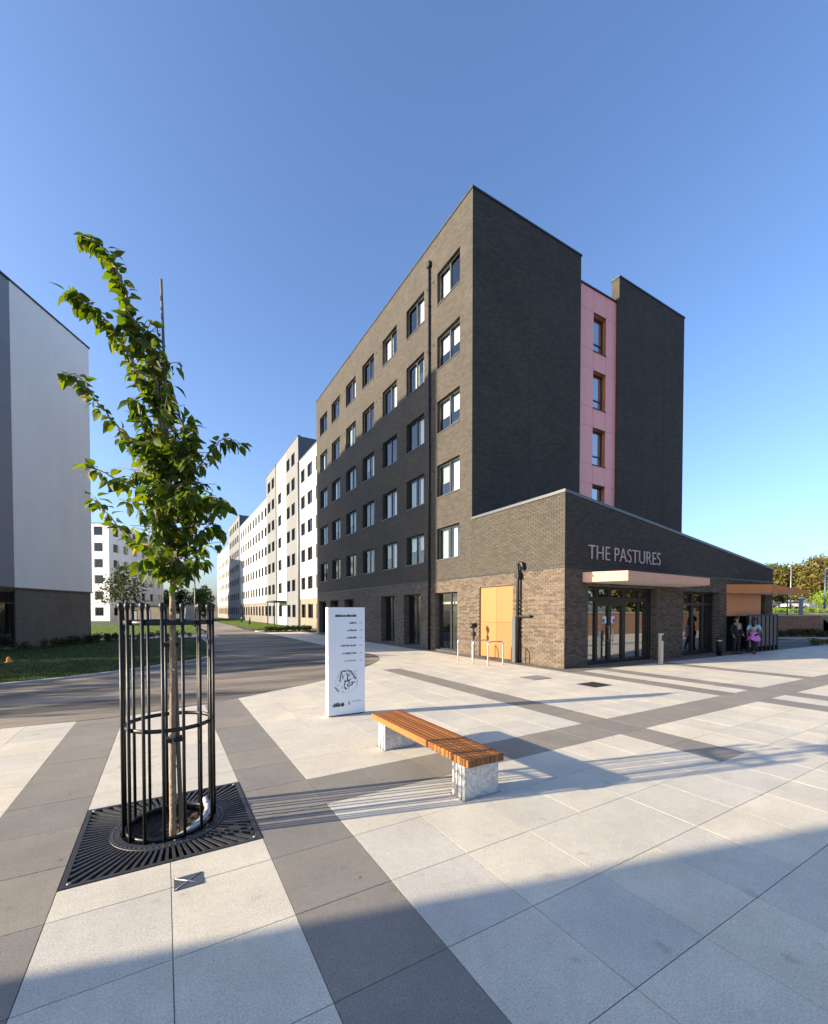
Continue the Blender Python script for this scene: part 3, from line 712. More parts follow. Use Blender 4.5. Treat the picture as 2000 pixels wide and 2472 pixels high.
build_sub(fieldL, 'lower_brickwork', 'brick_lower_piece', annex, bld, kind='stuff'); build_sub(fieldU, 'upper_brickwork', 'brick_upper_piece', annex, bld, kind='stuff')
m = MB(); m.box(XF - .04, XF + .32, YA + .321, YT - .002, ZA0 - .02, ZA0 + .075)
m.prism([(XF - .04, YA - .04), (XA_END + .04, YA - .04), (XA_END + .04, YA + .32), (XF - .04, YA + .32)], lambda p: annex_top(p[0]) - .02, lambda p: annex_top(p[0]) + .075)
m.build('annex_coping', 'coping_metal', bld)

# ---- windows of the long side
cfgs = [[(0.04, 0.46, 0.05, 0.95, 'curtain_white'), (0.56, 0.95, 0.45, 0.95, 'curtain_grey')], [(0.08, 0.45, 0.05, 0.95, 'curtain_white')], [(0.55, 0.95, 0.05, 0.95, 'curtain_white')],
        [(0.05, 0.3, 0.05, 0.95, 'curtain_grey'), (0.54, 0.75, 0.05, 0.95, 'curtain_white')], [(0.04, 0.45, 0.5, 0.95, 'curtain_white'), (0.55, 0.95, 0.5, 0.95, 'curtain_white')], [(0.3, 0.46, 0.05, 0.95, 'curtain_white'), (0.7, 0.95, 0.05, 0.95, 'curtain_grey')], [],
        [(0.55, 0.96, 0.1, 0.95, 'curtain_grey')]]
rw = random.Random(21)
for ci, (a, b) in enumerate(cols):
    for ri, (c, d) in enumerate(rows):
        cf = cfgs[rw.randrange(len(cfgs))]
        if ci == 0: cf = [cfgs[5], cfgs[0], cfgs[4], cfgs[4], cfgs[2]][ri]
        if ci == 1: cf = [cfgs[4], cfgs[5], cfgs[1], cfgs[3], cfgs[1]][ri]
        window_near(bld, 'X-', XF, a, b, c, d, cf, 0.13)
for (a, b, c, d) in gw: window_near(bld, 'X-', XF, a, b, c, d, [], 0.3)
window_near(bld, 'X-', XF, 15.0, 16.75, 0.06, 2.7, [(0.1, 0.95, 0.80, 0.84, 'curtain_grey')], 0.2, 0.42)
# small wall vents
vm = MB(); vm.lathe((0, 0, 0), [(0.055, 0), (0.05, 0.03), (0.02, 0.04)], 10); vmesh = vm.mesh('vent', 'dark_metal')
for i in range(0, len(cols) - 1):
    for (c, d) in rows:
        if i % 2 == 0 or True:
            y = (cols[i][1] + cols[i + 1][0]) / 2
            for dy in ((-.28, .28) if i % 2 == 0 else ()):
                o = inst('vent', vmesh, bld, (0.0, y + dy - YA, d - 0.18)); o.rotation_euler = (0, -math.pi / 2, 0)
# rainwater pipe
m = MB(); m.tube([(XF - .075, 17.18, 0.0), (XF - .075, 17.18, 18.0)], 0.05, 10); m.box(XF - .16, XF - .003, 17.07, 17.29, 18.0, 18.25)
pipe = m.build('rainwater_pipe', 'black_steel', bld)
for z in (1.2, 3.0, 5.2, 7.4, 9.6, 11.8, 14.0, 16.2):
    b = MB(); b.box(XF - .135, XF - .002, 17.115, 17.245, z, z + .05); build_sub(b, 'bracket', 'black_steel', pipe, bld)
# swan-necked pipe beside the wing corner
m = MB(); m.tube([(XF - .12, 11.2, 0.0), (XF - .12, 11.2, 3.25), (XF - .12, 11.2, 3.42), (XF - .13, 11.17, 3.52), (XF - .13, 11.1, 3.57), (XF - .12, 11.02, 3.53), (XF - .1, 10.98, 3.42), (XF - .08, 10.98, 3.30)], 0.055, 10)
m.box(XF - .2, XF - .003, 11.1, 11.3, 3.02, 3.2)
sw = m.build('swan_neck_pipe', 'black_steel', bld, label='black swan-necked pipe standing against the lit brick wall')
b = MB(); b.bevbox(XF - .17, XF - .03, 11.27, 11.45, 0.0, 1.66, .01); build_sub(b, 'casing', 'coping_metal', sw, bld)
b = MB(); b.box(XF - .15, XF - .002, 10.6, 11.14, 1.64, 1.70); build_sub(b, 'arm', 'black_steel', sw, bld)

# ---- timber panels in the side wall
m = MB(); m.face([(XF + .2, 11.58, 0), (XF + .2, 13.5, 0), (XF + .2, 13.5, 2.8), (XF + .2, 11.58, 2.8)]); tp = m.build('panel_recess', 'interior_dark', bld)
for a, b in ((11.6, 12.535), (12.54, 13.47)):
    for c, d in ((0.05, 1.415), (1.42, 2.78)):
        q_ = MB(); q_.bevbox(XF + .06, XF + .1, a, b, c, d, .004); build_sub(q_, 'panel', 'panel_timber', tp, bld)
q_ = MB(); q_.box(XF - .02, XF + .12, 11.58, 13.5, -0.01, .045); build_sub(q_, 'threshold', 'dark_metal', tp, bld)

# ---- rose copper strip between the two brick ends
YP = YT + .16
pk = MB(); pwin = [(18.8, 19.77, 14.97, 16.83), (18.8, 19.77, 12.13, 13.98), (18.8, 19.77, 9.28, 11.1), (18.8, 19.77, 6.42, 8.24)]
wall_holes(pk, 'Y-', YP + .03, 17.62, 20.62, 3.5, 18.0, pwin, 0.3, 0, 1)
rose = pk.build('recess_wall', ['interior_dark', 'copper_reveal'], bld)
zj = [5.4, 6.42, 8.3, 9.28, 11.15, 12.13, 14.02, 14.97, 16.9, 17.99]
for (a, b) in ((17.63, 18.79), (18.8, 19.77), (19.78, 20.61)):
    for i in range(len(zj) - 1):
        if a == 18.8 and i % 2 == 1: continue
        q_ = MB(); q_.box(a + .006, b - .006, YP, YP + .025, zj[i] + .006, zj[i + 1] - .006); build_sub(q_, 'panel', 'copper_panel', rose, bld)
for (a, b, c, d) in pwin:
    f = MB(); y = YP + .2; t = .07
    for x0, x1, z0, z1 in ((a, a + t, c, d), (b - t, b, c, d), (a + t, b - t, c, c + t), (a + t, b - t, d - t, d), (a + t, b - t, c + .5, c + .57)): f.box(x0 + .002, x1 - .002, y, y + .07, z0 + .002, z1 - .002)
    wn = f.build('window', 'dark_metal', bld)
    for z0, z1 in ((c + t, c + .5), (c + .57, d - t)):
        q_ = MB(); q_.face([(a + t, y + .03, z0), (b - t, y + .03, z0), (b - t, y + .03, z1), (a + t, y + .03, z1)]); build_sub(q_, 'pane', 'door_glass', wn, bld)
    q_ = MB(); q_.face([(a, y + .25, c), (b, y + .25, c), (b, y + .25, d), (a, y + .25, d)]); build_sub(q_, 'interior', 'interior_dark', wn, bld)
    q_ = MB(); q_.box(a - .02, b + .02, YP - .03, YP + .19, c - .03, c + .012); build_sub(q_, 'sill', 'dark_metal', wn, bld)

# ---- entrance screen
def glazing(name, x0, x1, z1, y, mull, transom, gmat, door=None, label=None):
    f = MB(); t = 0.05
    def bar(a, b, c, d, dy=0.0): f.box(a, b, y + dy, y + .09 + dy, c, d)
    bar(x0 + .003, x0 + .06, 0.003, z1 - .003); bar(x1 - .06, x1 - .003, 0.003, z1 - .003)
    bar(x0 + .06, x1 - .06, z1 - .1, z1 - .003); bar(x0 + .06, x1 - .06, .003, .12)
    xs = [x0 + .06]
    for c, w_ in mull: bar(c - w_ / 2, c + w_ / 2, .12, z1 - .1, -.004); xs += [c - w_ / 2, c + w_ / 2]
    xs.append(x1 - .06)
    panes = []
    for i in range(0, len(xs), 2):
        a, b = xs[i], xs[i + 1]
        indoor = door and door[0] - .05 < (a + b) / 2 < door[1] + .05
        t0, t1 = (door[2], transom[1]) if indoor else transom
        bar(a, b, t0, t1, -.002)
        panes.append((a, b, .12, t0)); panes.append((a, b, t1, z1 - .1))
    o = f.build(name, 'black_steel', bld, label=label)
    for a, b, c, d in panes:
        q_ = MB(); q_.face([(a, y + .05, c), (b, y + .05, c), (b, y + .05, d), (a, y + .05, d)]); build_sub(q_, 'pane', gmat, o, bld)
    q_ = MB(); q_.face([(x0, y + 2.5, 0), (x1, y + 2.5, 0), (x1, y + 2.5, z1), (x0, y + 2.5, z1)]); q_.face([(x0, y + .1, 0.002), (x1, y + .1, 0.002), (x1, y + 2.5, .002), (x0, y + 2.5, .002)])
    q_.face([(x0, y + .1, z1), (x1, y + .1, z1), (x1, y + 2.5, z1), (x0, y + 2.5, z1)]); q_.face([(x1, y + .1, 0), (x1, y + 2.5, 0), (x1, y + 2.5, z1), (x1, y + .1, z1)]); q_.face([(x0, y + .1, 0), (x0, y + 2.5, 0), (x0, y + 2.5, z1), (x0, y + .1, z1)])
    build_sub(q_, 'interior', 'interior_dark', o, bld); return o
es = glazing('entrance_doors', 12.14, 16.1, 2.7, YA + .24, [(12.88, .14), (13.6, .17), (14.42, .2), (15.33, .1)], (2.18, 2.34), 'door_glass', (12.9, 14.4, 2.02), 'black framed glass entrance doors with tall side lights')
for x in (13.50, 13.70):
    q_ = MB(); q_.tube([(x, YA + .17, .75), (x, YA + .17, 1.35)], .014, 8); q_.box(x - .01, x + .01, YA + .17, YA + .235, .80, .82); q_.box(x - .01, x + .01, YA + .17, YA + .235, 1.28, 1.30)
    build_sub(q_, 'handle', 'bright_steel', es, bld)
for x, s_ in ((13.27, 1), (13.75, -1)):
    q_ = MB(); q_.box(x, x + .2, YA + .275, YA + .283, 1.42, 1.66); q_.box(x + (.0 if s_ > 0 else .09), x + (.11 if s_ > 0 else .2), YA + .271, YA + .274, 1.44, 1.58, 1); build_sub(q_, 'notice', ['paper', 'paper_ink'], es, bld)
glazing('glazed_screen', 17.95, 20.92, 2.66, YA + .3, [(19.25, .16), (20.08, .16)], (2.08, 2.2), 'teal_glass', None, 'narrow teal glass screen between dark brick piers')
# canopies
m = MB(); c1 = [(11.84, YA - .002), (12.45, 8.06), (17.3, 8.0), (17.75, YA - .002)]
m.prism(c1, lambda p: 2.80, lambda p: 3.12 - .012 * (p[0] - 11.8)); cn = m.build('canopy', 'copper_bright', bld, label='angular copper canopy over the entrance doors')
q_ = MB(); q_.prism([(11.96, YA - .01), (12.53, 8.14), (17.22, 8.08), (17.6, YA - .01)], 2.785, 2.799); build_sub(q_, 'soffit', 'soffit', cn, bld)
m = MB(); c2 = [(21.46, YA - .002), (23.2, 8.25), (25.75, 7.76), (26.15, YA - .002)]
m.prism(c2, lambda p: 2.66, lambda p: 3.03 if p[0] < 25 else (2.80 if p[1] < 8 else 2.98)); cn = m.build('canopy', 'copper_reveal', bld, label='pointed copper canopy over the store at the far end')
q_ = MB(); q_.prism([(21.6, YA - .01), (23.27, 8.33), (25.6, 7.86), (26.0, YA - .01)], 2.645, 2.659); build_sub(q_, 'soffit', 'soffit', cn, bld)
# open store at the end of the wing
m = MB(); m.face([(21.5, YA + .9, 0), (25.3, YA + .9, 0), (25.3, YA + .9, 2.65), (21.5, YA + .9, 2.65)]); m.face([(21.5, YA + .3, 0), (21.5, YA + .9, 0), (21.5, YA + .9, 2.65), (21.5, YA + .3, 2.65)]); m.face([(25.3, YA + .3, 0), (25.3, YA + .9, 0), (25.3, YA + .9, 2.65), (25.3, YA + .3, 2.65)])
m.build('store_recess', 'interior_dark', bld)
m = MB(); m.bevbox(21.52, 25.0, YA + .05, YA + .09, 1.62, 2.64, .005); m.build('copper_panel', 'copper_reveal', bld)

# ---- letters on the wing
tc_ = bpy.data.curves.new('letters', 'FONT'); tc_.body = 'THE PASTURES'; tc_.size = 0.66; tc_.extrude = 0.018; tc_.offset = -0.008; tc_.space_character = 1.02
to = bpy.data.objects.new('letters', tc_); COL.objects.link(to); bpy.context.view_layer.update()
me = bpy.data.meshes.new_from_object(to.evaluated_get(bpy.context.evaluated_depsgraph_get())); bpy.data.objects.remove(to); bpy.data.curves.remove(tc_)
bm = bmesh.new(); bm.from_mesh(me); bpy.data.meshes.remove(me)
ns = thing('name_sign', 'THE PASTURES in pale metal capitals on the dark brick above the entrance', 'sign', (12.08, YA - .035, 3.575))
xs = [v.co.x for v in bm.verts]; ys = [v.co.y for v in bm.verts]; kx, ky = (16.24 - 12.08) / (max(xs) - min(xs)), 0.47 / (max(ys) - min(ys)); mx0, my0 = min(xs), min(ys)
seen = set(); islands = []
for v in bm.verts:
    if v in seen: continue
    st, isl = [v], []
    seen.add(v)
    while st:
        a = st.pop(); isl.append(a)
        for e in a.link_edges:
            b = e.other_vert(a)
            if b not in seen: seen.add(b); st.append(b)
    islands.append(isl)
# coincident front/side verts may be split: group islands by horizontal overlap
islands.sort(key=lambda I: min(v.co.x for v in I)); groups = []
for I in islands:
    a, b = min(v.co.x for v in I), max(v.co.x for v in I)
    if groups and a < groups[-1][1] - 0.03: groups[-1][0].extend(I); groups[-1][1] = max(groups[-1][1], b)
    else: groups.append([list(I), b])
for I, _ in groups:
    idx = {v: i for i, v in enumerate(I)}; fs = {f for v in I for f in v.link_faces}
    mm = MB(); mm.add([((v.co.x - mx0) * kx, -v.co.z, (v.co.y - my0) * ky) for v in I], [[idx[v] for v in f.verts] for f in fs])
    inst('letter', mm.mesh('letter', 'letter_metal'), ns, (0, 0, 0))
bm.free()

# ================================================================ LEFT BUILDING (runs at an angle, seen in shade)
AZ = math.radians(27.7)
lb = thing('corner_block', 'pale rendered block with grey cladding and dark brick base at the left edge', 'building', (-3.75, 32.0, 0), rz=-AZ)
# local: -y runs towards the camera along the wall, wall face at x=0 looking to +x
HL, PB = 17.5, 2.93
m = MB(); m.box(-6, 0, -5.25, 0, PB + .06, HL); m.build('rendered_wall', 'render_white', lb)
m = MB(); m.box(-6, -.03, -9, -5.251, PB + .06, HL); lc = m.build('clad_wall', 'cladding_dark', lb)
z = PB + .07
for zt in (5.6, 8.5, 11.4, 14.3, HL - .02):
    for a, b in ((-9.0, -7.2), (-7.19, -5.26)):
        q_ = MB(); q_.box(-.028, -.004, a + .006, b - .006, z + .006, zt - .006); q_.build('cladding_panel', 'cladding_blue_grey', lc)
    z = zt
m = MB(); wall_holes(m, 'X+', -.06, -9, -.05, 0, PB, [(-8.2, -5.15, .12, 2.86)], .2); m.face([(-.06, -.05, 0), (-6, -.05, 0), (-6, -.05, PB), (-.06, -.05, PB)]); m.face([(-.06, -9, 0), (-6, -9, 0), (-6, -9, PB), (-.06, -9, PB)])
m.build('brick_base', 'brick_grey', lb)
m = MB(); m.box(-6.02, .03, -9.02, .03, PB, PB + .058); m.build('drip_band', 'dark_metal', lb)
m = MB(); m.box(-6.05, .05, -9.05, .05, HL, HL + .09); m.build('coping', 'dark_metal', lb)
m = MB(); [m.tube([(-.5, y, HL + .05), (-.5, y, HL + .3)], .015, 5) for y in np.linspace(-8.8, -1.2, 9)]; m.tube([(-.5, -8.8, HL + .3), (-.5, -1.2, HL + .3)], .018, 6); m.build('roof_rail', 'grey_metal', lb)
f = MB()
for a, b, c, d in ((-8.2, -8.12, .12, 2.86), (-5.25, -5.15, .12, 2.86), (-8.12, -5.25, .12, .22), (-8.12, -5.25, 2.76, 2.86), (-8.12, -5.25, 2.2, 2.27), (-6.75, -6.65, .22, 2.76)): f.box(-.2, -.12, a, b, c, d)
dr = f.build('glazed_door', 'black_steel', lb)
q_ = MB(); q_.face([(-.16, -8.12, .2), (-.16, -5.25, .2), (-.16, -5.25, 2.8), (-.16, -8.12, 2.8)]); q_.build('pane', 'far_glass', dr)
q_ = MB(); q_.face([(-.6, -8.2, .1), (-.6, -5.1, .1), (-.6, -5.1, 2.9), (-.6, -8.2, 2.9)]); q_.build('interior', 'interior_mid', dr)

# ================================================================ WHITE BUILDINGS ALONG THE STREET
XW = 13.3
wb = thing('apartment_building', 'long white apartment terrace with grey bays stepping down the street', 'building', (XW, 40, 0))
wr = [(1.1, 2.6), (4.2, 5.55), (7.25, 8.62), (10.2, 11.55), (13.12, 14.5), (16.03, 17.42)]
def section(y0, y1, H, wins, m_up, m_gr, extra=None, proud=0.0, rows_=wr):
    x = XW - proud; hs = []
    for a, b in wins:
        for c, d in rows_ + ([extra] if extra else []): hs.append((a, b, c, d))
    up = [h for h in hs if h[2] > 3.2]; gr = [h for h in hs if h[2] < 3.2]
    m = MB(); wall_holes(m, 'X-', x, y0, y1, 3.2, H, up, .16)
    m.face([(x, y0, 3.2), (x + 12, y0, 3.2), (x + 12, y0, H), (x, y0, H)], 1); m.face([(x, y1, 0), (x + 12, y1, 0), (x + 12, y1, H), (x, y1, H)], 1); m.face([(x, y0, H), (x + 12, y0, H), (x + 12, y1, H), (x, y1, H)], 1)
    m.build('wall', [m_up, 'cladding_dark'], wb)
    m = MB(); wall_holes(m, 'X-', x + .02, y0, y1, 0, 3.2, gr, .16); m.face([(x + .02, y0, 0), (x + 12, y0, 0), (x + 12, y0, 3.2), (x + .02, y0, 3.2)]); m.build('ground_floor_wall', m_gr, wb)
    m = MB(); m.box(x - .05, x + .3, y0, y1, H, H + .1); m.build('coping', 'coping_metal', wb)
    for a, b, c, d in hs: window_far(wb, 'X-', x, a, b, c, d)
section(36.5, 48.28, 18.7, [(38.0, 39.5), (40.7, 42.3), (43.47, 45.2), (46.12, 47.7)], 'terrace_white', 'brick_tan')
section(48.3, 53.9, 21.6, [(49.8, 51.3), (52.1, 53.6)], 'render_grey', 'render_grey', (18.9, 20.3), .12)
section(53.92, 59.58, 21.6, [(56.9, 58.8)], 'terrace_white', 'terrace_white', None, 0)
section(59.6, 65.6, 21.55, [(60.5, 62.1), (62.9, 64.7)], 'render_grey', 'render_grey', (18.9, 20.3), .12)
section(65.62, 92.0, 18.7, [(66.3 + 2.55 * k, 67.7 + 2.55 * k) for k in range(10)], 'terrace_white', 'brick_grey')
section(92.02, 109, 21.2, [(93.5 + 2.9 * k, 95.1 + 2.9 * k) for k in range(5)], 'render_grey', 'render_grey', (18.9, 20.3), .1)
section(109.02, 135, 17.6, [(110.5 + 2.9 * k, 112.1 + 2.9 * k) for k in range(8)], 'terrace_white', 'brick_tan', None, 0, wr[:5])
m = MB(); m.box(XW - 1.6, XW - .001, 54.6, 58.8, 2.95, 3.15); m.box(XW - 1.5, XW - 1.4, 54.7, 54.8, 0, 2.95); m.box(XW - 1.5, XW - 1.4, 58.6, 58.7, 0, 2.95); m.build('porch', 'dark_metal', wb)
m = MB(); m.tube([(XW - .2, 48.2, 0), (XW - .2, 48.2, 18.6)], .06, 8); m.build('rainwater_pipe', 'grey_metal', wb)
for (a, b) in ((54.6, 56.4),):
    m = MB(); wall_h = [(a, b)]; m.box(XW - .02, XW + .05, a, b, 3.3, 21.3); m.build('stair_panel', 'sign_white', wb)

# far pale block closing the street on the left
fb = thing('apartment_building', 'far white block with square dark windows behind the young street tree', 'building', (-8.5, 94.0, 0), rz=-AZ)
m = MB(); hs = [(a, a + 1.5, 1.0 + 2.9 * k, 2.5 + 2.9 * k) for k in range(6) for a in (1.2, 4.1, 7.0, 9.9, 12.8, 15.7)]
wall_holes(m, 'X+', 0, 0, 18, 0, 17.6, hs, .16)
h2 = [(a, a + 1.5, 1.0 + 2.9 * k, 2.5 + 2.9 * k) for k in range(6) for a in (-2.6, -5.5, -8.4, -11.3, -14.2)]
wall_holes(m, 'Y-', 0, -16, 0, 0, 17.6, h2, .16); m.face([(0, 0, 17.6), (-16, 0, 17.6), (-16, 18, 17.6), (0, 18, 17.6)]); m.face([(0, 18, 0), (-16, 18, 0), (-16, 18, 17.6), (0, 18, 17.6)])
m.build('wall', 'render_white', fb); m = MB(); m.box(-16.05, .05, -.05, 18.05, 17.6, 17.7); m.build('coping', 'coping_metal', fb)
for h in hs: window_far(fb, 'X+', 0, *h)
for h in h2: window_far(fb, 'Y-', 0, *h)
m = MB(); m.box(-9.2, -8.2, 3, 4, 17.7, 19.6); m.build('chimney', 'brick_tan', fb)

# out of frame to the left: unseen blocks added and shaped for their shadows
def shadow_block(label, x0, x1, y0, y1, H, sk=0.0):
    t = thing('apartment_building', label, 'building', (x1, y0, 0))
    ys = np.arange(y0 + 1.2, y1 - 2, 2.9); hs = [(float(a), float(a) + 1.6, 1.0 + 2.92 * k, 2.5 + 2.92 * k) for a in ys for k in range(int((H - 1) / 2.92))]
    m = MB(); wall_holes(m, 'X+', x1, y0, y1, 0, H, hs, .16)
    yb = y0 + sk; m.face([(x0, yb, 0), (x1, y0, 0), (x1, y0, H), (x0, yb, H)]); m.face([(x0, y1, 0), (x1, y1, 0), (x1, y1, H), (x0, y1, H)]); m.face([(x0, yb, 0), (x0, y1, 0), (x0, y1, H), (x0, yb, H)]); m.face([(x0, yb, H), (x1, y0, H), (x1, y1, H), (x0, y1, H)])
    m.build('wall', 'render_white', t)
    for h in hs: window_far(t, 'X+', x1, *h)
shadow_block('unseen white block added beyond the left edge to shade the dark facade', -29, -15.2, 23.7, 41.6, 20.5, 5.0)
shadow_block('unseen low white block added beyond the left edge to shade the front paving', -17, -11.4, 0.5, 5.74, 9.2)

# ================================================================ STREET TREE WITH GUARD AND GRATE
TR = (0.075, 4.08)
st = thing('street_tree', 'slender young leafy tree growing inside the black metal guard', 'tree', (TR[0], TR[1], 0))
BR = {
  'trunk': [(0.042, 4.085, -0.05), (0.05, 4.095, 0.967), (0.058, 4.114, 1.972), (0.06, 4.138, 2.656), (0.037, 4.164, 3.178)],
  'leader': [(0.037, 4.164, 3.178), (-0.01, 4.21, 3.583), (-0.073, 4.263, 3.95), (-0.185, 4.345, 4.278), (-0.263, 4.406, 4.566), (-0.355, 4.475, 4.835), (-0.459, 4.548, 4.992), (-0.555, 4.613, 5.039)],
  'L2': [(-0.002, 4.192, 3.379), (-0.136, 4.244, 3.765), (-0.285, 4.304, 4.065), (-0.415, 4.351, 4.262), (-0.544, 4.394, 4.377), (-0.639, 4.416, 4.413)],
  'L3': [(0.023, 4.171, 3.138), (-0.174, 4.231, 3.239), (-0.355, 4.284, 3.415), (-0.481, 4.304, 3.585), (-0.571, 4.301, 3.711), (-0.681, 4.308, 3.721)],
  'L4': [(0.033, 4.156, 2.736), (-0.143, 4.175, 2.835), (-0.305, 4.185, 2.911), (-0.444, 4.18, 2.963), (-0.482, 4.115, 2.956)],
  'L5': [(0.043, 4.141, 2.374), (-0.152, 4.301, 2.42), (-0.312, 4.441, 2.549), (-0.456, 4.574, 2.743), (-0.543, 4.671, 2.878)],
  'R1': [(0.055, 4.147, 2.897), (0.204, 4.108, 2.99), (0.314, 4.094, 3.167), (0.409, 4.088, 3.306), (0.504, 4.08, 3.372), (0.601, 4.069, 3.337)],
  'R2': [(0.059, 4.137, 2.575), (0.231, 3.982, 2.724), (0.346, 3.857, 2.789), (0.423, 3.752, 2.691)],
  'R3': [(0.069, 4.123, 2.254), (0.198, 4.09, 2.42), (0.343, 4.048, 2.589), (0.434, 4.032, 2.546)],
  'R4': [(0.072, 4.12, 2.173), (0.172, 3.946, 2.203), (0.25, 3.786, 2.288)],
  'B1': [(0.035, 4.16, 2.977), (-0.072, 4.11, 3.102), (-0.132, 4.036, 3.37), (-0.19, 3.957, 3.509)],
  'B2': [(0.049, 4.144, 2.656), (0.118, 4.228, 3.009), (0.198, 4.305, 3.337), (0.232, 4.408, 3.594)],
  'B3': [(0.05, 4.137, 2.374), (-0.042, 3.994, 2.616), (-0.1, 3.83, 2.794)],
  'B4': [(0.068, 4.121, 2.153), (-0.013, 4.026, 2.24), (-0.083, 3.923, 2.282)],
  'B5': [(0.058, 4.135, 2.455), (-0.027, 4.308, 2.761), (-0.06, 4.453, 3.21), (-0.096, 4.598, 3.507)],
  'B6': [(0.05, 4.145, 2.696), (0.124, 3.9, 2.769), (0.181, 3.664, 2.758)],
  'B7': [(0.033, 4.171, 3.379), (0.019, 4.274, 3.698), (-0.015, 4.387, 3.988)],
}
def spline3(pts, n=5):
    out = []; P = [Vector(p) for p in pts]
    for i in range(len(P) - 1):
        a, b, c, d = P[max(i - 1, 0)], P[i], P[i + 1], P[min(i + 2, len(P) - 1)]
        for k in range(n):
            t = k / n; out.append(0.5 * ((2 * b) + (c - a) * t + (2 * a - 5 * b + 4 * c - d) * t * t + (3 * b - a - 3 * c + d) * t ** 3))
    out.append(P[-1]); return out
m = MB(); tp_ = spline3(BR['trunk'], 8); m.tube(tp_, [0.027 - 0.011 * i / (len(tp_) - 1) + 0.0018 * math.sin(i * 2.3) for i in range(len(tp_))], 12)
rt = random.Random(2)
for k in range(9):      # bud scars and old knots
    p = tp_[3 + k * 2]; a = rt.uniform(0, 6.28); m.lathe((p.x + .024 * math.cos(a), p.y + .024 * math.sin(a), p.z), [(0.004, -.012), (0.012, -.004), (0.011, .006), (0.003, .012)], 7)
m.build('trunk', 'bark', st)
leaves = []; rl = random.Random(9)
for name, pts in BR.items():
    if name == 'trunk': continue
    sp = spline3(pts, 6); n = len(sp); r0 = {'leader': .017, 'L2': .012, 'L3': .011}.get(name, .009)
    sp = [p + Vector((rl.gauss(0, .006), rl.gauss(0, .006), rl.gauss(0, .006))) if 0 < i < n - 1 else p for i, p in enumerate(sp)]
    m = MB(); m.tube(sp, [r0 * (1 - .8 * i / (n - 1)) for i in range(n)], 7); br = m.build('branch', 'bark', st)
    length = sum((sp[i + 1] - sp[i]).length for i in range(n - 1)); tot = int(length / (0.0095 if name not in ('L3', 'L4', 'L5', 'R1') else 0.018)) + 3
    for k in range(tot):
        f_ = 0.12 + 0.88 * (k + rl.random()) / tot; x = f_ * (n - 1); i = min(int(x), n - 2); p = sp[i].lerp(sp[i + 1], min(1.0, x - i))
        ax = (sp[i + 1] - sp[i]).normalized(); a = k * 2.4 + rl.uniform(-.5, .5)
        side = Vector((math.cos(a), math.sin(a), 0)); side = (side - ax * side.dot(ax)).normalized()
        leaves.append((p, ax, side))
# short twigs thickening the lower crown
ax_pts = tp_ + spline3(BR['leader'], 6)
for k in range(190):
    z = rl.uniform(2.05, 3.3) if k < 135 else rl.uniform(3.0, 4.2); b = min(ax_pts, key=lambda p_: abs(p_.z - z)); a = rl.uniform(0, 6.28); Lh = rl.uniform(.08, .40) * (1.0 if z < 3.2 else .7)
    e = b + Vector((math.cos(a) * Lh, math.sin(a) * Lh, rl.uniform(.02, .16))); md = b.lerp(e, .5) + Vector((0, 0, .02))
    m = MB(); m.tube([b, md, e], [.005, .004, .002], 5); m.build('twig', 'bark', st)
    for q_ in range(4 + int(Lh * 10)):
        f_ = .25 + .75 * (q_ + rl.random()) / (4 + int(Lh * 10)); p = b.lerp(e, f_); ang = rl.uniform(0, 6.28); leaves.append((p, (e - b).normalized(), Vector((math.cos(ang), math.sin(ang), 0))))
def leaf_mesh(seed, name, mname):
    rr = random.Random(seed); Ln = 1.0; W = rr.uniform(.27, .34); fold = rr.uniform(.12, .4); droop = rr.uniform(.15, .5); curl = rr.uniform(-.12, .12)
    prof = [(0.0, 0.0), (.06, .25), (.18, .72), (.36, 1.0), (.56, .9), (.75, .58), (.9, .24), (1.0, 0.0)]
    v = [(-.22, 0, .02), (-.22, .012, .02)]; f = []
    def mid(t): return (t, curl * t * t, -droop * t * t)
    c, l, r = [], [], []
    for t, w_ in prof:
        x, y, z = mid(t); c.append(len(v)); v.append((x, y, z)); ww = w_ * W
        if 0 < ww:
            wv = 0.02 * math.sin(t * 17 + seed)
            l.append(len(v)); v.append((x, y + ww * math.cos(fold), z + ww * math.sin(fold) + wv)); r.append(len(v)); v.append((x, y - ww * math.cos(fold), z + ww * math.sin(fold) - wv))
    f.append((0, c[0], 1))
    f += [(c[0], c[1], l[0]), (c[0], r[0], c[1])]
    for i in range(len(l) - 1): f += [(c[i + 1], c[i + 2], l[i + 1], l[i]), (c[i + 1], r[i], r[i + 1], c[i + 2])]
    f += [(c[-2], c[-1], l[-1]), (c[-2], r[-1], c[-1])]
    mb = MB(); mb.add(v, f, 0, 0, True); return mb, mb.mesh(name, mname)
kinds = [leaf_mesh(s, 'leaf', 'leaf') for s in range(6)]; yel = [leaf_mesh(s, 'leaf', 'leaf_yellow') for s in (7, 8)]; bro = [leaf_mesh(s, 'leaf', 'leaf_brown') for s in (9, 10)]
rl.shuffle(leaves); rest = MB()
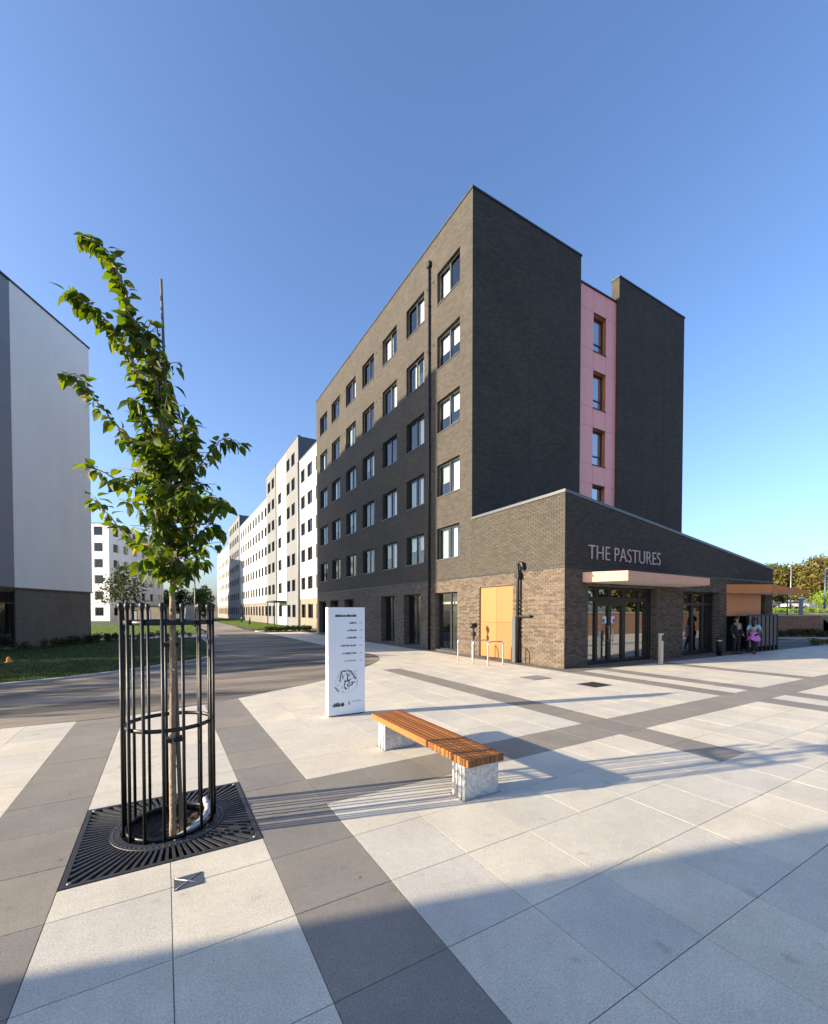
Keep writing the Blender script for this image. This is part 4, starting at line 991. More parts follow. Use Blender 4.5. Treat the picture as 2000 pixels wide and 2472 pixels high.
for n_, (p, ax, side) in enumerate(leaves):
    out = (side * rl.uniform(.5, 1.1) + ax * rl.uniform(.1, .7) + Vector((0, 0, rl.uniform(-1.5, -.1)))).normalized()
    L_ = rl.uniform(.055, .122); up = Vector((rl.gauss(0, .5), rl.gauss(0, .5), 1)); y = up.cross(out).normalized(); zz = out.cross(y)
    M = Matrix((out, y, zz)).transposed().to_4x4(); pos = p + out * L_ * .24
    u = rl.random(); src = yel[n_ % 2] if u < .012 else (bro[n_ % 2] if u < .045 and p.z > 3.4 or u < .018 else kinds[n_ % 6])
    if n_ < 299:
        o = inst('leaf', src[1], st, (0, 0, 0)); o.matrix_local = Matrix.Translation(pos - Vector((TR[0], TR[1], 0))) @ M @ Matrix.Scale(L_, 4)
    else:
        mi = 0 if src in kinds else (1 if src in yel else 2)
        rest.add([pos + M.to_3x3() @ (Vector(v) * L_) for v in src[0].v], src[0].f, mi, rl.random() * .98 + .01, True)
rest.build('foliage', ['leaf', 'leaf_yellow', 'leaf_brown'], st, kind='stuff')

sk = thing('tree_stake', 'tall thin wooden stake rising beside the young tree trunk', 'stake', (0.035, 4.13, 0))
m = MB(); s0, s1 = Vector((0.105, 4.065, -.05)), Vector((0.004, 4.277, 4.684)); m.tube([s0, s0.lerp(s1, .5), s1], [.018, .014, .010], 8); m.build('pole', 'stake_wood', sk)
for z in (.75, 1.55):
    m = MB(); p = s0.lerp(s1, z / 4.7); m.box(p.x - .085, p.x + .03, p.y - .03, p.y + .055, z, z + .035); m.build('tie', 'rubber', sk)

GC = (0.03, 4.25, 0.0); GR = 0.345
tg = thing('tree_guard', 'round black steel tree guard of upright bars with ball tips', 'tree guard', GC)
bmsh = MB(); bmsh.tube([(0, 0, -.01), (0, 0, 1.86)], .0125, 8); bmsh = bmsh.mesh('bar', 'black_steel')
fm = MB(); fm.lathe((0, 0, 1.855), [(.015, 0), (.016, .012), (.019, .02), (.0225, .034), (.021, .048), (.013, .059), (.004, .064)], 10); fm = fm.mesh('finial', 'black_steel')
for k in range(15):
    a = math.radians(190 + 24 * k); b = inst('bar', bmsh, tg, (GR * math.cos(a), GR * math.sin(a), 0)); inst('finial', fm, b, (0, 0, 0))
for z, t in ((.89, .016), (1.755, .02), (.015, .016)):
    m = MB(); m.ring((GC[0], GC[1], z), GR - .024, GR - .0135, -t, t, 48); m.build('hoop', 'black_steel', tg)

gt = thing('tree_grate', 'square black cast iron tree grate with radiating slots set in the paving', 'tree grate', (0.02, 4.24, 0))
GX0, GX1, GY0, GY1 = -.628, .668, 3.582, 4.898; gcx, gcy = (GX0 + GX1) / 2, (GY0 + GY1) / 2
m = MB(); m.box(GX0, GX1, GY0, GY0 + .035, -.03, .004); m.box(GX0, GX1, GY1 - .035, GY1, -.03, .004); m.box(GX0, GX0 + .035, GY0 + .035, GY1 - .035, -.03, .004); m.box(GX1 - .035, GX1, GY0 + .035, GY1 - .035, -.03, .004)
m.build('frame', 'cast_iron', gt)
m = MB(); m.ring((gcx, gcy, 0), .355, .43, -.03, .007, 56)
for k in range(60):
    a = 2 * math.pi * k / 60; x, y = gcx + .405 * math.cos(a), gcy + .405 * math.sin(a); m.lathe((x, y, .006), [(.008, 0), (.007, .004), (.003, .006)], 6)
m.build('collar', 'cast_iron', gt)
nr = 76
for k in range(nr):
    a = 2 * math.pi * (k + .5) / nr; ca, sa = math.cos(a), math.sin(a); rmax = min((.613 if True else 0) / max(abs(ca), 1e-6), .623 / max(abs(sa), 1e-6))
    r0_, r1_ = .432, rmax - .002; ta, tb = .0095, .0095 + .012 * (r1_ - .43)
    nx, ny = -sa, ca; v = []
    for z in (-.03, .003):
        for r, t in ((r0_, ta), (r1_, tb)):
            for s_ in (-1, 1): v.append((gcx + ca * r + nx * t * s_, gcy + sa * r + ny * t * s_, z))
    b = MB(); b.add(v, [(0, 1, 3, 2), (4, 6, 7, 5), (0, 4, 5, 1), (2, 3, 7, 6), (0, 2, 6, 4), (1, 5, 7, 3)]); b.build('rib', 'cast_iron', gt)
for sx in (0, 1):
    for sy in (0, 1):
        x, y = (GX0 + .05, GX1 - .05)[sx], (GY0 + .05, GY1 - .05)[sy]; b = MB(); b.lathe((x, y, .001), [(.014, 0), (.013, .006), (.005, .008)], 8); b.build('bolt', 'grey_metal', gt)
pit = MB(); pit.box(GX0 - .02, GX1 + .02, GY0 - .02, GY1 + .02, -.088, -.06); pit.build('bed', 'soil', gt)
sm = MB(); n = 22; rs = random.Random(4)
hts = {}
for i in range(n + 1):
    for j in range(n + 1):
        x, y = -.36 + .72 * i / n, -.36 + .72 * j / n; hts[i, j] = (gcx + x, gcy + y, -.055 + .02 * rs.random() + .012 * math.sin(i * 1.7) * math.cos(j * 1.3))
for i in range(n):
    for j in range(n):
        if math.hypot(hts[i, j][0] - gcx, hts[i, j][1] - gcy) < .345: sm.face([hts[i, j], hts[i + 1, j], hts[i + 1, j + 1], hts[i, j + 1]])
sm.build('soil', 'soil', gt)
hp = thing('watering_pipe', 'pale grey curved watering pipe lying in the tree pit', 'pipe', (.2, 4.1, -.03))
m = MB(); m.tube(spline3([(.05, 3.98, -.03), (.16, 4.02, .0), (.27, 4.12, .03), (.325, 4.26, .055), (.31, 4.40, .09)], 6), .028, 10); m.build('hose', 'galvanised', hp)

cv = thing('inspection_plate', 'small grey metal plate with a raised cross in the light paving', 'cover', (.12, 3.26, 0))
m = MB(); m.bevbox(.035, .212, 3.185, 3.335, -.01, .004, .002); m.build('plate', 'coping_metal', cv)
m = MB()
for (a, b) in (((.045, 3.195), (.202, 3.325)), ((.045, 3.325), (.202, 3.195))): m.tube([(*a, .0045), (*b, .0045)], .004, 6)
m.build('cross', 'grey_metal', cv)
for x, y, lab in ((8.85, 8.42, 'grey steel manhole cover nearest the brick corner'), (9.3, 6.9, 'dark oval looking manhole cover farther out on the pale paving')):
    mh = thing('manhole_cover', lab, 'cover', (x, y, 0), 'manhole covers on the plaza'); b = MB(); b.bevbox(x - .3, x + .3, y - .24, y + .24, -.004, .005, .003); b.build('lid', 'grey_metal' if y > 8 else 'cast_iron', mh)
    b = MB(); [b.box(x - .34, x + .34, y + s_ * .27 - .015, y + s_ * .27 + .015, -.004, .004) for s_ in (-1, 1)]; [b.box(x + s_ * .325 - .015, x + s_ * .325 + .015, y - .25, y + .25, -.004, .004) for s_ in (-1, 1)]; b.build('rim', 'cast_iron', mh)

# ================================================================ TOTEM SIGN
sg = thing('totem_sign', 'upright white wayfinding panel with a site map beside the road', 'sign', (2.78, 7.14, 0))
SX0, SX1, SY0, SY1, SH = 2.43, 3.125, 7.085, 7.20, 1.915
m = MB(); m.bevbox(SX0, SX1, SY0, SY1, 0.02, SH, .004); m.build('panel', 'sign_white', sg)
m = MB(); m.box(SX0 + .02, SX1 - .02, SY0 + .02, SY1 - .02, -.02, .02); m.build('base_plate', 'dark_metal', sg)
def sx(u): return SX0 + (u - 250) / 555 * (SX1 - SX0)
def sz(v): return SH - (v - 165) / 1795 * SH
rp = random.Random(33)
def glyphs(mb, u0, u1, v, h):
    """unreadable small print: uneven strokes"""
    u = u0
    while u < u1:
        w_ = rp.uniform(7, 13); top = h * rp.choice((.5, .5, .72, .72))
        if rp.random() < .13: u += 10; continue
        x0, x1 = sx(u), sx(min(u + w_, u1)); z0, z1 = sz(v + h / 2), sz(v + h / 2 - top * 1.6)
        mb.box(x0, x1 - (x1 - x0) * .25, SY0 - .0015, SY0 - .0002, z0, z1); u += w_
m = MB(); glyphs(m, 358, 676, 305, 34); glyphs(m, 358, 676, 308, 26); m.build('heading', 'sign_ink', sg)
for (u0, v) in ((570, 425), (535, 548), (520, 672), (440, 800), (455, 930), (495, 1055)):
    m = MB(); glyphs(m, u0, 676, v, 26); m.build('list_line', 'sign_ink_pale' if v > 1000 else 'sign_ink', sg)
    m = MB(); z = sz(v); m.box(sx(708), sx(758), SY0 - .0015, SY0 - .0002, z - .0035, z + .0035); m.box(sx(745), sx(758), SY0 - .0016, SY0 - .0003, z - .012, z + .012); m.build('arrow', 'sign_ink_pale', sg)
m = MB()
def stroke(mb, u0, v0, u1, v1, w_, mi=0):
    a, b = Vector((sx(u0), sz(v0))), Vector((sx(u1), sz(v1))); t = (b - a).normalized(); n = Vector((-t.y, t.x)) * w_
    rp.random(); d = SY0 - .0012 - .0004 * rp.random()
    mb.face([(p.x, d, p.y) for p in (a - n, b - n, b + n, a + n)], mi)
for s_ in ((430, 1240, 480, 1215), (480, 1215, 520, 1235), (540, 1215, 600, 1235), (590, 1240, 665, 1370), (430, 1290, 425, 1400), (455, 1250, 430, 1300), (520, 1260, 545, 1310), (545, 1290, 530, 1400), (500, 1370, 490, 1470), (500, 1400, 590, 1365), (530, 1440, 545, 1475), (545, 1480, 600, 1450), (590, 1420, 650, 1415), (615, 1430, 600, 1470), (350, 1475, 405, 1560), (490, 1480, 515, 1530), (560, 1380, 560, 1440), (460, 1290, 470, 1350)): stroke(m, *s_, rp.uniform(.008, .013))
m.build('map', 'sign_ink', sg)
m = MB()
for k in range(26):
    a, r = rp.uniform(0, 6.28), rp.uniform(60, 175); u, v = 530 + r * math.cos(a), 1390 + r * 1.1 * math.sin(a); b = rp.uniform(0, 6.28); stroke(m, u, v, u + 45 * math.cos(b), v + 45 * math.sin(b), .004)
for k in range(20):
    a, b = 2 * math.pi * k / 20, 2 * math.pi * (k + 1) / 20; stroke(m, 525 + 165 * math.cos(a), 1395 + 185 * math.sin(a), 525 + 165 * math.cos(b), 1395 + 185 * math.sin(b), .0022)
m.build('map_paths', 'sign_ink_pale', sg)
m = MB(); glyphs(m, 318, 500, 1778, 50); glyphs(m, 345, 500, 1772, 58); m.box(sx(552), sx(568), SY0 - .0015, SY0 - .0002, sz(1790), sz(1735)); m.build('logo', 'sign_ink', sg)
m = MB(); glyphs(m, 605, 748, 1737, 14); m.build('small_print', 'sign_ink_pale', sg)

# ================================================================ BENCH
bn = thing('bench', 'backless timber slat bench on two galvanised steel legs', 'bench', (2.7, 4.29, 0))
BX0, BX1, BY0, BY1, BZ = 2.468, 2.925, 3.205, 5.385, .425
nb = 8; bw = (BX1 - BX0) / nb; sm_ = MB(); sm_.bevbox(-bw / 2 + .0025, bw / 2 - .0025, -(BY1 - BY0) / 2, (BY1 - BY0) / 2, -.038, .038, .004)
smesh = sm_.mesh('slat', ['bench_timber', 'end_grain']); smesh.polygons[2].material_index = 1; smesh.polygons[3].material_index = 1
for k in range(nb):
    inst('slat', smesh, bn, (BX0 + bw * (k + .5) - 2.7, rt.uniform(-.004, .004), BZ - .038 + rt.uniform(-.001, .001)))
for y0 in (3.29, 5.02):
    m = MB(); x0, x1, y1, zt = 2.50, 2.93, y0 + .2, BZ - .0775
    m.box(x0, x1, y0, y0 + .008, 0, zt); m.box(x0, x1, y1 - .008, y1, 0, zt); m.box(x0, x0 + .008, y0 + .008, y1 - .008, .0, zt); m.box(x1 - .008, x1, y0 + .008, y1 - .008, 0, zt); m.box(x0, x1, y0 + .008, y1 - .008, zt - .006, zt)
    leg = m.build('leg', 'galvanised', bn)
    for yy in (y0 + .05, y0 + .12):
        q_ = MB(); q_.tube([(x0 - .004, yy, .005), (x0 - .004, yy, zt - .01)], .012, 8); build_sub(q_, 'rib', 'galvanised', leg, bn)
    q_ = MB(); q_.box(x0 - .03, x1 + .03, y0 - .02, y1 + .02, 0.001, .006); build_sub(q_, 'foot_plate', 'grey_metal', leg, bn)

# ================================================================ SMALL STREET FURNITURE
hm = MB(); hm.tube(spline3([(0, 0, -.05), (0, 0, .55), (0, 0, .70), (.04, 0, .775), (.12, 0, .80), (.55, 0, .80), (.63, 0, .775), (.67, 0, .70), (.67, 0, .55), (.67, 0, -.05)], 4), .025, 10)
hmesh = hm.mesh('hoop', 'bright_steel'); pm = MB(); pm.lathe((0, 0, 0), [(.07, .001), (.07, .006), (.03, .01)], 12); pmesh = pm.mesh('flange', 'bright_steel')
for y, lab in ((11.15, 'steel cycle hoop nearest the brick corner of the wing'), (11.95, 'middle steel cycle hoop in front of the orange panels'), (12.85, 'steel cycle hoop farthest along the side wall')):
    ch = thing('cycle_hoop', lab, 'bike rack', (9.45, y, 0), 'cycle hoops by the side wall'); inst('hoop', hmesh, ch, (0, 0, 0)); inst('flange', pmesh, ch, (0, 0, 0)); inst('flange', pmesh, ch, (.67, 0, 0))
tp2 = thing('service_post', 'thin dark post with two rounded heads beside the orange panels', 'post', (10.45, 13.2, 0))
m = MB(); m.box(10.42, 10.48, 13.17, 13.23, 0, 1.2); m.build('post', 'dark_metal', tp2)
for dx, dz in ((-.07, 1.28), (.09, 1.30)):
    m = MB(); m.lathe((10.45 + dx, 13.2, dz), [(.02, -.11), (.075, -.09), (.09, 0), (.07, .07), (.02, .1)], 12); m.build('head', 'black_steel', tp2)
m = MB(); m.box(10.37, 10.53, 13.14, 13.26, .88, 1.02); m.build('box', 'dark_metal', tp2)
b1 = thing('access_post', 'pale steel access control post in front of the entrance', 'post', (14.82, 8.36, 0))
m = MB(); m.bevbox(14.76, 14.88, 8.30, 8.42, 0, 1.08, .006); m.build('post', 'bright_steel', b1)
m = MB(); m.bevbox(14.765, 14.875, 8.284, 8.302, .82, 1.02, .003); m.build('keypad', 'black_steel', b1)
m = MB(); m.box(14.70, 14.94, 8.24, 8.48, .001, .008); m.build('base_plate', 'grey_metal', b1)
b2 = thing('bollard', 'short black bollard with grey band beside the teal glass screen', 'bollard', (19.87, 8.8, 0))
m = MB(); m.lathe((19.87, 8.8, 0), [(.1, 0), (.1, .6), (.1, .655), (.1, .70), (.085, .73), (.03, .745)], 16); m.build('post', 'black_steel', b2)
m = MB(); m.ring((19.87, 8.8, 0), .1005, .106, .60, .65, 20); m.build('band', 'bright_steel', b2)
# screen fence by the store
fn = thing('screen_fence', 'black post screen with taupe panels under the pointed canopy', 'fence', (22.6, 8.85, 0))
xs_ = [22.55, 22.98, 23.4, 23.82, 24.25, 24.68, 25.1, 25.53]
for i, x in enumerate(xs_):
    m = MB(); m.box(x - .035, x + .035, 8.80, 8.90, 0, 1.64); m.build('post', 'black_steel', fn)
    if i < len(xs_) - 1: m = MB(); m.box(x + .05, xs_[i + 1] - .05, 8.835, 8.865, .22, 1.62); m.build('panel', 'brick_grey' if False else 'interior_mid', fn)
m = MB(); m.box(22.5, 25.57, 8.83, 8.87, 1.641, 1.69); m.build('top_rail', 'black_steel', fn)

# ================================================================ PEOPLE
mat('skin_tone', (0.30, 0.17, 0.11), 0.6); mat('hair_dark', (0.015, 0.012, 0.01), 0.5); mat('cloth_black', (0.014, 0.014, 0.016), 0.85, noise=.3, scale=12)
mat('cloth_blue', (0.20, 0.45, 0.66), 0.8, noise=.12, scale=14); mat('cloth_violet', (0.52, 0.16, 0.50), 0.8, noise=.15, scale=12); mat('cloth_pale', (0.26, 0.25, 0.25), 0.85, noise=.3, scale=25); mat('shoe', (0.02, 0.02, 0.022), .6)
def skin(name, verts, edges, radii, parent, mname, root=0, lev=2):
    me = bpy.data.meshes.new(name); me.from_pydata(verts, edges, []); ob = bpy.data.objects.new(name, me); COL.objects.link(ob); ob.parent = parent
    mod = ob.modifiers.new('skin', 'SKIN'); mod.use_smooth_shade = True; mod.branch_smoothing = .6
    if not me.skin_vertices: me.skin_vertices.new()
    for i, r in enumerate(radii):
        me.skin_vertices[0].data[i].radius = (r, r) if not isinstance(r, tuple) else r
        me.skin_vertices[0].data[i].use_root = (i == root)
    sb = ob.modifiers.new('sub', 'SUBSURF'); sb.levels = lev; sb.render_levels = lev
    me.materials.append(MATS[mname]); return ob
def person(label, x, y, rz, h, J, top, bottom, hair, extra):
    p = thing('person', label, 'person', (x, y, 0), rz=rz); s = h / 1.7
    S_ = lambda k: tuple(c * s for c in J[k])
    order = ['pelvis', 'waist', 'chest', 'neck', 'head0', 'head1', 'shL', 'elL', 'wrL', 'hdL', 'shR', 'elR', 'wrR', 'hdR', 'hipL', 'knL', 'anL', 'toL', 'hipR', 'knR', 'anR', 'toR']
    rad = dict(pelvis=(.135, .10), waist=(.115, .085), chest=(.14, .095), neck=.048, head0=.075, head1=.085, shL=.055, elL=.038, wrL=.027, hdL=.033, shR=.055, elR=.038, wrR=.027, hdR=.033, hipL=.085, knL=.055, anL=.036, toL=.038, hipR=.085, knR=.055, anR=.036, toR=.038)
    E = [('pelvis', 'waist'), ('waist', 'chest'), ('chest', 'neck'), ('neck', 'head0'), ('head0', 'head1'), ('chest', 'shL'), ('shL', 'elL'), ('elL', 'wrL'), ('wrL', 'hdL'), ('chest', 'shR'), ('shR', 'elR'), ('elR', 'wrR'), ('wrR', 'hdR'), ('pelvis', 'hipL'), ('hipL', 'knL'), ('knL', 'anL'), ('anL', 'toL'), ('pelvis', 'hipR'), ('hipR', 'knR'), ('knR', 'anR'), ('anR', 'toR')]
    sc = lambda r, k=1.0, a=0.0: tuple(v * s * k + a for v in r) if isinstance(r, tuple) else r * s * k + a
    def sub(name, keys, mname, k, a, root):
        ks = [o for o in order if o in keys]; ix = {o: i for i, o in enumerate(ks)}
        return skin(name, [S_(o) for o in ks], [(ix[a_], ix[b_]) for a_, b_ in E if a_ in ix and b_ in ix], [sc(rad[o], k, a) for o in ks], p, mname, ix[root])
    sub('body', order, 'skin_tone', 1.0, 0.0, 'pelvis')
    sub('top', ['pelvis', 'waist', 'chest', 'shL', 'elL', 'wrL', 'shR', 'elR', 'wrR'] if top[1] else ['waist', 'chest', 'shL', 'elL', 'shR', 'elR'], top[0], 1.10, .016, 'waist')
    sub('trousers', ['pelvis', 'hipL', 'knL', 'anL', 'hipR', 'knR', 'anR'], bottom, 1.04, .01, 'pelvis')
    for sd in 'LR':
        a, t = Vector(S_('an' + sd)), Vector(S_('to' + sd)); m = MB(); d = (t - a); d.z = 0; d.normalize(); m.tube([(a.x - d.x * .05, a.y - d.y * .05, a.z - .03), (a.x, a.y, a.z - .035), (t.x, t.y, t.z), (t.x + d.x * .04, t.y + d.y * .04, t.z - .008)], [.035, .046, .042, .025], 8); m.build('shoe', 'shoe', p)
    c = Vector(S_('head1')); m = MB(); q = 14
    for i in range(7):
        for j in range(q):
            def hp_(i, j):
                th, ph = math.pi * .62 * i / 7, 2 * math.pi * j / q; return (c.x + .104 * s * math.sin(th) * math.cos(ph), c.y + .108 * s * math.sin(th) * math.sin(ph) + .015, c.z + .02 + .112 * s * math.cos(th))
            m.face([hp_(i, j), hp_(i, j + 1), hp_(i + 1, j + 1), hp_(i + 1, j)], 0, 0, True)
    if hair: m.tube([(c.x, c.y + .07, c.z + .02), (c.x, c.y + .11, c.z - .08), (c.x, c.y + .10, c.z - hair)], [.06, .075, .04], 10)
    m.build('hair', 'hair_dark', p)
    fc = MB(); fy = c.y - .088 * s
    for dx in (-.03, .03): fc.lathe((c.x + dx, fy, c.z - .005), [(.003, -.006), (.008, 0), (.003, .006)], 6)
    fc.tube([(c.x, fy + .005, c.z), (c.x, fy - .018, c.z - .03), (c.x, fy + .005, c.z - .038)], [.006, .011, .006], 6); fc.tube([(c.x - .02, fy + .004, c.z - .06), (c.x + .02, fy + .004, c.z - .06)], .005, 6)
    fc.build('face', 'hair_dark', p)
    for k, sgn in (('L', 1), ('R', -1)):      # five fingers
        hd, wr = Vector(S_('hd' + k)), Vector(S_('wr' + k)); d = (hd - wr).normalized(); sd = d.cross(Vector((0, 1, 0))).normalized() if abs(d.y) < .9 else Vector((1, 0, 0))
        m = MB()
        for i, ln_ in enumerate((.055, .065, .068, .06)):
            b = hd + sd * (i - 1.5) * .017; m.tube([b, b + d * ln_ * .6, b + d * ln_ + Vector((0, -.02, 0))], [.009, .008, .006], 6)
        b = hd - sd * .03 * sgn; m.tube([b, b + d * .02 - sd * .025 * sgn, b + d * .045 - sd * .028 * sgn], [.010, .009, .007], 6); m.build('fingers', 'skin_tone', p)
    extra(p, s, S_); return p
stand = dict(pelvis=(0, 0, .93), waist=(0, 0, 1.08), chest=(0, .01, 1.28), neck=(0, 0, 1.43), head0=(0, -.01, 1.52), head1=(0, -.01, 1.60), shL=(.17, 0, 1.36), elL=(.23, .02, 1.10), wrL=(.20, -.12, .90), hdL=(.18, -.16, .85), shR=(-.17, 0, 1.36), elR=(-.24, .03, 1.10), wrR=(-.22, -.06, .87), hdR=(-.22, -.08, .80), hipL=(.09, 0, .88), knL=(.10, -.01, .48), anL=(.10, .02, .08), toL=(.11, -.12, .035), hipR=(-.09, 0, .88), knR=(-.10, -.01, .48), anR=(-.10, .02, .08), toR=(-.12, -.12, .035))
walk = dict(stand); walk.update(knL=(.09, -.16, .49), anL=(.09, -.20, .09), toL=(.09, -.33, .06), knR=(-.09, .05, .48), anR=(-.09, .26, .13), toR=(-.09, .17, .04), elL=(.22, .1, 1.12), wrL=(.24, .05, .90), hdL=(.24, .02, .84), elR=(-.24, -.06, 1.12), wrR=(-.25, -.22, .98), hdR=(-.25, -.27, .95))
def bag(p, s, S_):
    m = MB(); m.bevbox(-.085, .085, -.15, -.10, 1.06, 1.27, .02); m.build('patterned_front', 'cloth_pale', p)
def skirt(p, s, S_):
    m = MB(); n = 20; b = len(m.v); rr = random.Random(3)
    prof = [(1.02, .125), (.92, .165), (.80, .215), (.66, .27)]
    pts = [[(r * (1 + .1 * math.sin(5 * 2 * math.pi * k / n) * (i / 3)) * math.cos(2 * math.pi * k / n) * s, r * (1 + .1 * math.sin(5 * 2 * math.pi * k / n) * (i / 3)) * math.sin(2 * math.pi * k / n) * s * .9, (z - .05 * math.sin(3 * 2 * math.pi * k / n + 1) * (i / 3)) * s) for k in range(n)] for i, (z, r) in enumerate(prof)]
    for i in range(3):
        for k in range(n): m.face([pts[i][k], pts[i][(k + 1) % n], pts[i + 1][(k + 1) % n], pts[i + 1][k]], 0, 0, True)
    m.build('skirt', 'cloth_violet', p)
person('person in black with a pale patterned front standing by the screen fence', 21.18, 8.72, math.radians(-25), 1.63, stand, ('cloth_black', True), 'cloth_black', .16, bag)
person('person walking in a light blue top and flared violet skirt', 21.75, 8.32, math.radians(95), 1.56, walk, ('cloth_blue', False), 'cloth_black', .3, skirt)

# ================================================================ RIGHT BACKGROUND: retaining wall, bank, cars, trees
Fv, Rv = Vector((.506, .8625, 0)), Vector((.8625, -.506, 0))      # down the view and across it, in plan
def PL(d, l, z=0.0): p = Fv * d + Rv * l; return (p.x, p.y, z)
bk = MB(); nd, nl_ = [30.25, 36, 45, 58, 77, 87, 220], [16, 22, 29, 36, 48, 70, 110, 190]; rb = random.Random(8)
hz = {}
for i, d in enumerate(nd):
    for j, l in enumerate(nl_):
        base = [1.42, 1.4, 1.36, 1.32, 1.32, 2.4, 2.4][i]
        hz[i, j] = PL(d, l, base + (rb.uniform(-.06, .06) if i else 0))
for i in range(len(nd) - 1):
    for j in range(len(nl_) - 1): bk.face([hz[i, j], hz[i, j + 1], hz[i + 1, j + 1], hz[i + 1, j]])
for j in range(2, len(nl_) - 1): bk.face([PL(28.6, nl_[j], -.02), PL(28.6, nl_[j + 1], -.02), hz[0, j + 1], hz[0, j]])
mat('bank_grass', (0.17, 0.16, 0.045), .95, noise=.5, scale=.8, bump=.6, bscale=14)
bk.build('grass_bank', 'bank_grass', kind='structure')
rw_ = thing('retaining_wall', 'low brown brick retaining wall below the car park on the right', 'wall', PL(30, 22))
m = MB(); a, b = Vector(PL(30, 15.5)), Vector(PL(30, 28.9)); n = Fv * .28
m.prism([(a.x, a.y), (b.x, b.y), (b.x + n.x, b.y + n.y), (a.x + n.x, a.y + n.y)], -.05, 1.5); m.build('brickwork', 'brick_red', rw_)
m = MB(); n1, n2 = Fv * -.04, Fv * .32; m.prism([(a.x + n1.x, a.y + n1.y), (b.x + n1.x, b.y + n1.y), (b.x + n2.x, b.y + n2.y), (a.x + n2.x, a.y + n2.y)], 1.5, 1.57); m.build('coping', 'kerb', rw_)
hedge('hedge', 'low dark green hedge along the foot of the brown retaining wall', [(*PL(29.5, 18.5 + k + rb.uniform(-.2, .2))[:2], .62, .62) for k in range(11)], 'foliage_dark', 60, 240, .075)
kb2 = MB(); a2, b2_ = Vector(PL(28.3, 15)), Vector(PL(28.3, 60)); n = Fv * .25; kb2.prism([(a2.x, a2.y), (b2_.x, b2_.y), (b2_.x + n.x, b2_.y + n.y), (a2.x + n.x, a2.y + n.y)], -.05, .10); kb2.build('kerb', 'kerb', kind='structure')
rd2 = MB(); rd2.face([PL(25.2, 14, .009), PL(25.2, 60, .009), PL(28.28, 60, .009), PL(28.28, 14, .009)]); rd2.build('road', 'asphalt', kind='structure')

def car(label, x, y, z, rz, col, kind='car'):
    t = thing('parked_car', label, 'van' if kind == 'van' else 'car', (x, y, z), 'cars parked on the bank', rz)
    cm = 'paint_%s_%s_%s' % tuple(int(c * 100) for c in col)
    if cm not in MATS: mat(cm, col, .3, coat=.6)
    W = .86; prof = [(-2.1, .35), (-2.15, .62), (-2.0, .82), (-1.2, .92), (1.5, .95), (2.0, .85), (2.1, .55), (2.05, .32)] if kind == 'car' else [(-2.3, .4), (-2.35, .95), (-1.9, 1.15), (-1.4, 1.25), (2.3, 1.3), (2.35, .4)]
    cab = [(-1.15, .9), (-.45, 1.40), (.75, 1.45), (1.55, .93)] if kind == 'car' else [(-1.5, 1.22), (-.9, 1.95), (2.2, 2.0), (2.3, 1.28)]
    def ext(mb, pr, w0, w1, mi=0):
        n = len(pr); zc = min(p[1] for p in pr); zt_ = max(p[1] for p in pr); ww = lambda zz: w0 + (w1 - w0) * (zz - zc) / (zt_ - zc)
        v = [(px, -ww(pz), pz) for px, pz in pr] + [(px, ww(pz), pz) for px, pz in pr]
        mb.add(v, [tuple(range(n)), tuple(reversed(range(n, 2 * n)))] + [(i, n + i, n + (i + 1) % n, (i + 1) % n) for i in range(n)], mi)
    m = MB(); ext(m, prof, W, W - .03); m.build('body', cm, t)
    m = MB(); ext(m, cab, W - .05, W - .2); m.build('cabin', 'interior_dark', t)
    m = MB(); tp_c = [(c[0], c[1]) for c in cab]; m.box(cab[1][0] - .02, cab[2][0] + .05, -W + .21, W - .21, cab[1][1] - .01, cab[2][1] + .03); m.build('roof', cm, t)
    wm_ = MB(); wm_.tube([(0, -.1, 0), (0, .1, 0)], .32, 14, 0); wm_.tube([(0, -.105, 0), (0, .105, 0)], .19, 10, 1); wm2 = wm_.mesh('wheel', ['rubber', 'bright_steel'])
    for wx in (-1.35, 1.35):
        for wy in (-W + .08, W - .08): inst('wheel', wm2, t, (wx, wy, .32))
    for wy in (-.6, .6):
        m = MB(); m.box(prof[1][0] - .01, prof[1][0] + .1, wy - .16, wy + .16, .62, .76); m.build('headlight', 'paper', t)
    return t
car('white van parked leftmost on the bank above the retaining wall', 101.8, 41.6, 2.4, 2.6, (.75, .75, .74), 'van')
car('white car parked on the bank behind the thin lamp post', 107.5, 40.2, 2.4, 2.7, (.72, .71, .68))
car('dark car parked between the white and red cars', 110.6, 38.6, 2.4, 1.1, (.03, .03, .035))
car('red car parked rightmost on the bank', 113.5, 36.6, 2.4, 2.6, (.45, .07, .05))
car('silver car parked in front of the red car', 108.5, 34.8, 2.4, 2.6, (.6, .58, .54))
for i, (x, y, h, r, mm, lab) in enumerate([(118, 48.0, 9.8, 4.0, 'foliage_olive', 'olive brown tree showing just beyond the wing roof'), (122, 43.5, 10.6, 4.2, 'foliage_olive', 'rusty olive tree behind the thin lamp post'), (125, 39.8, 10.4, 4.0, 'foliage_olive', 'yellow brown tree behind the parked cars'), (122, 35.2, 11.2, 4.4, 'foliage_olive', 'taller olive tree at the right edge'), (133, 45, 11.4, 4.5, 'foliage_green', 'green tree farther back among the olive trees'), (130, 34.5, 11.6, 4.6, 'foliage_green', 'green tree deep at the right edge behind the others')]):
    tree('tree', lab, x, y, h, r, mm, 100 + i, 4200, .30, 2.4, .12, 'trees behind the car park')
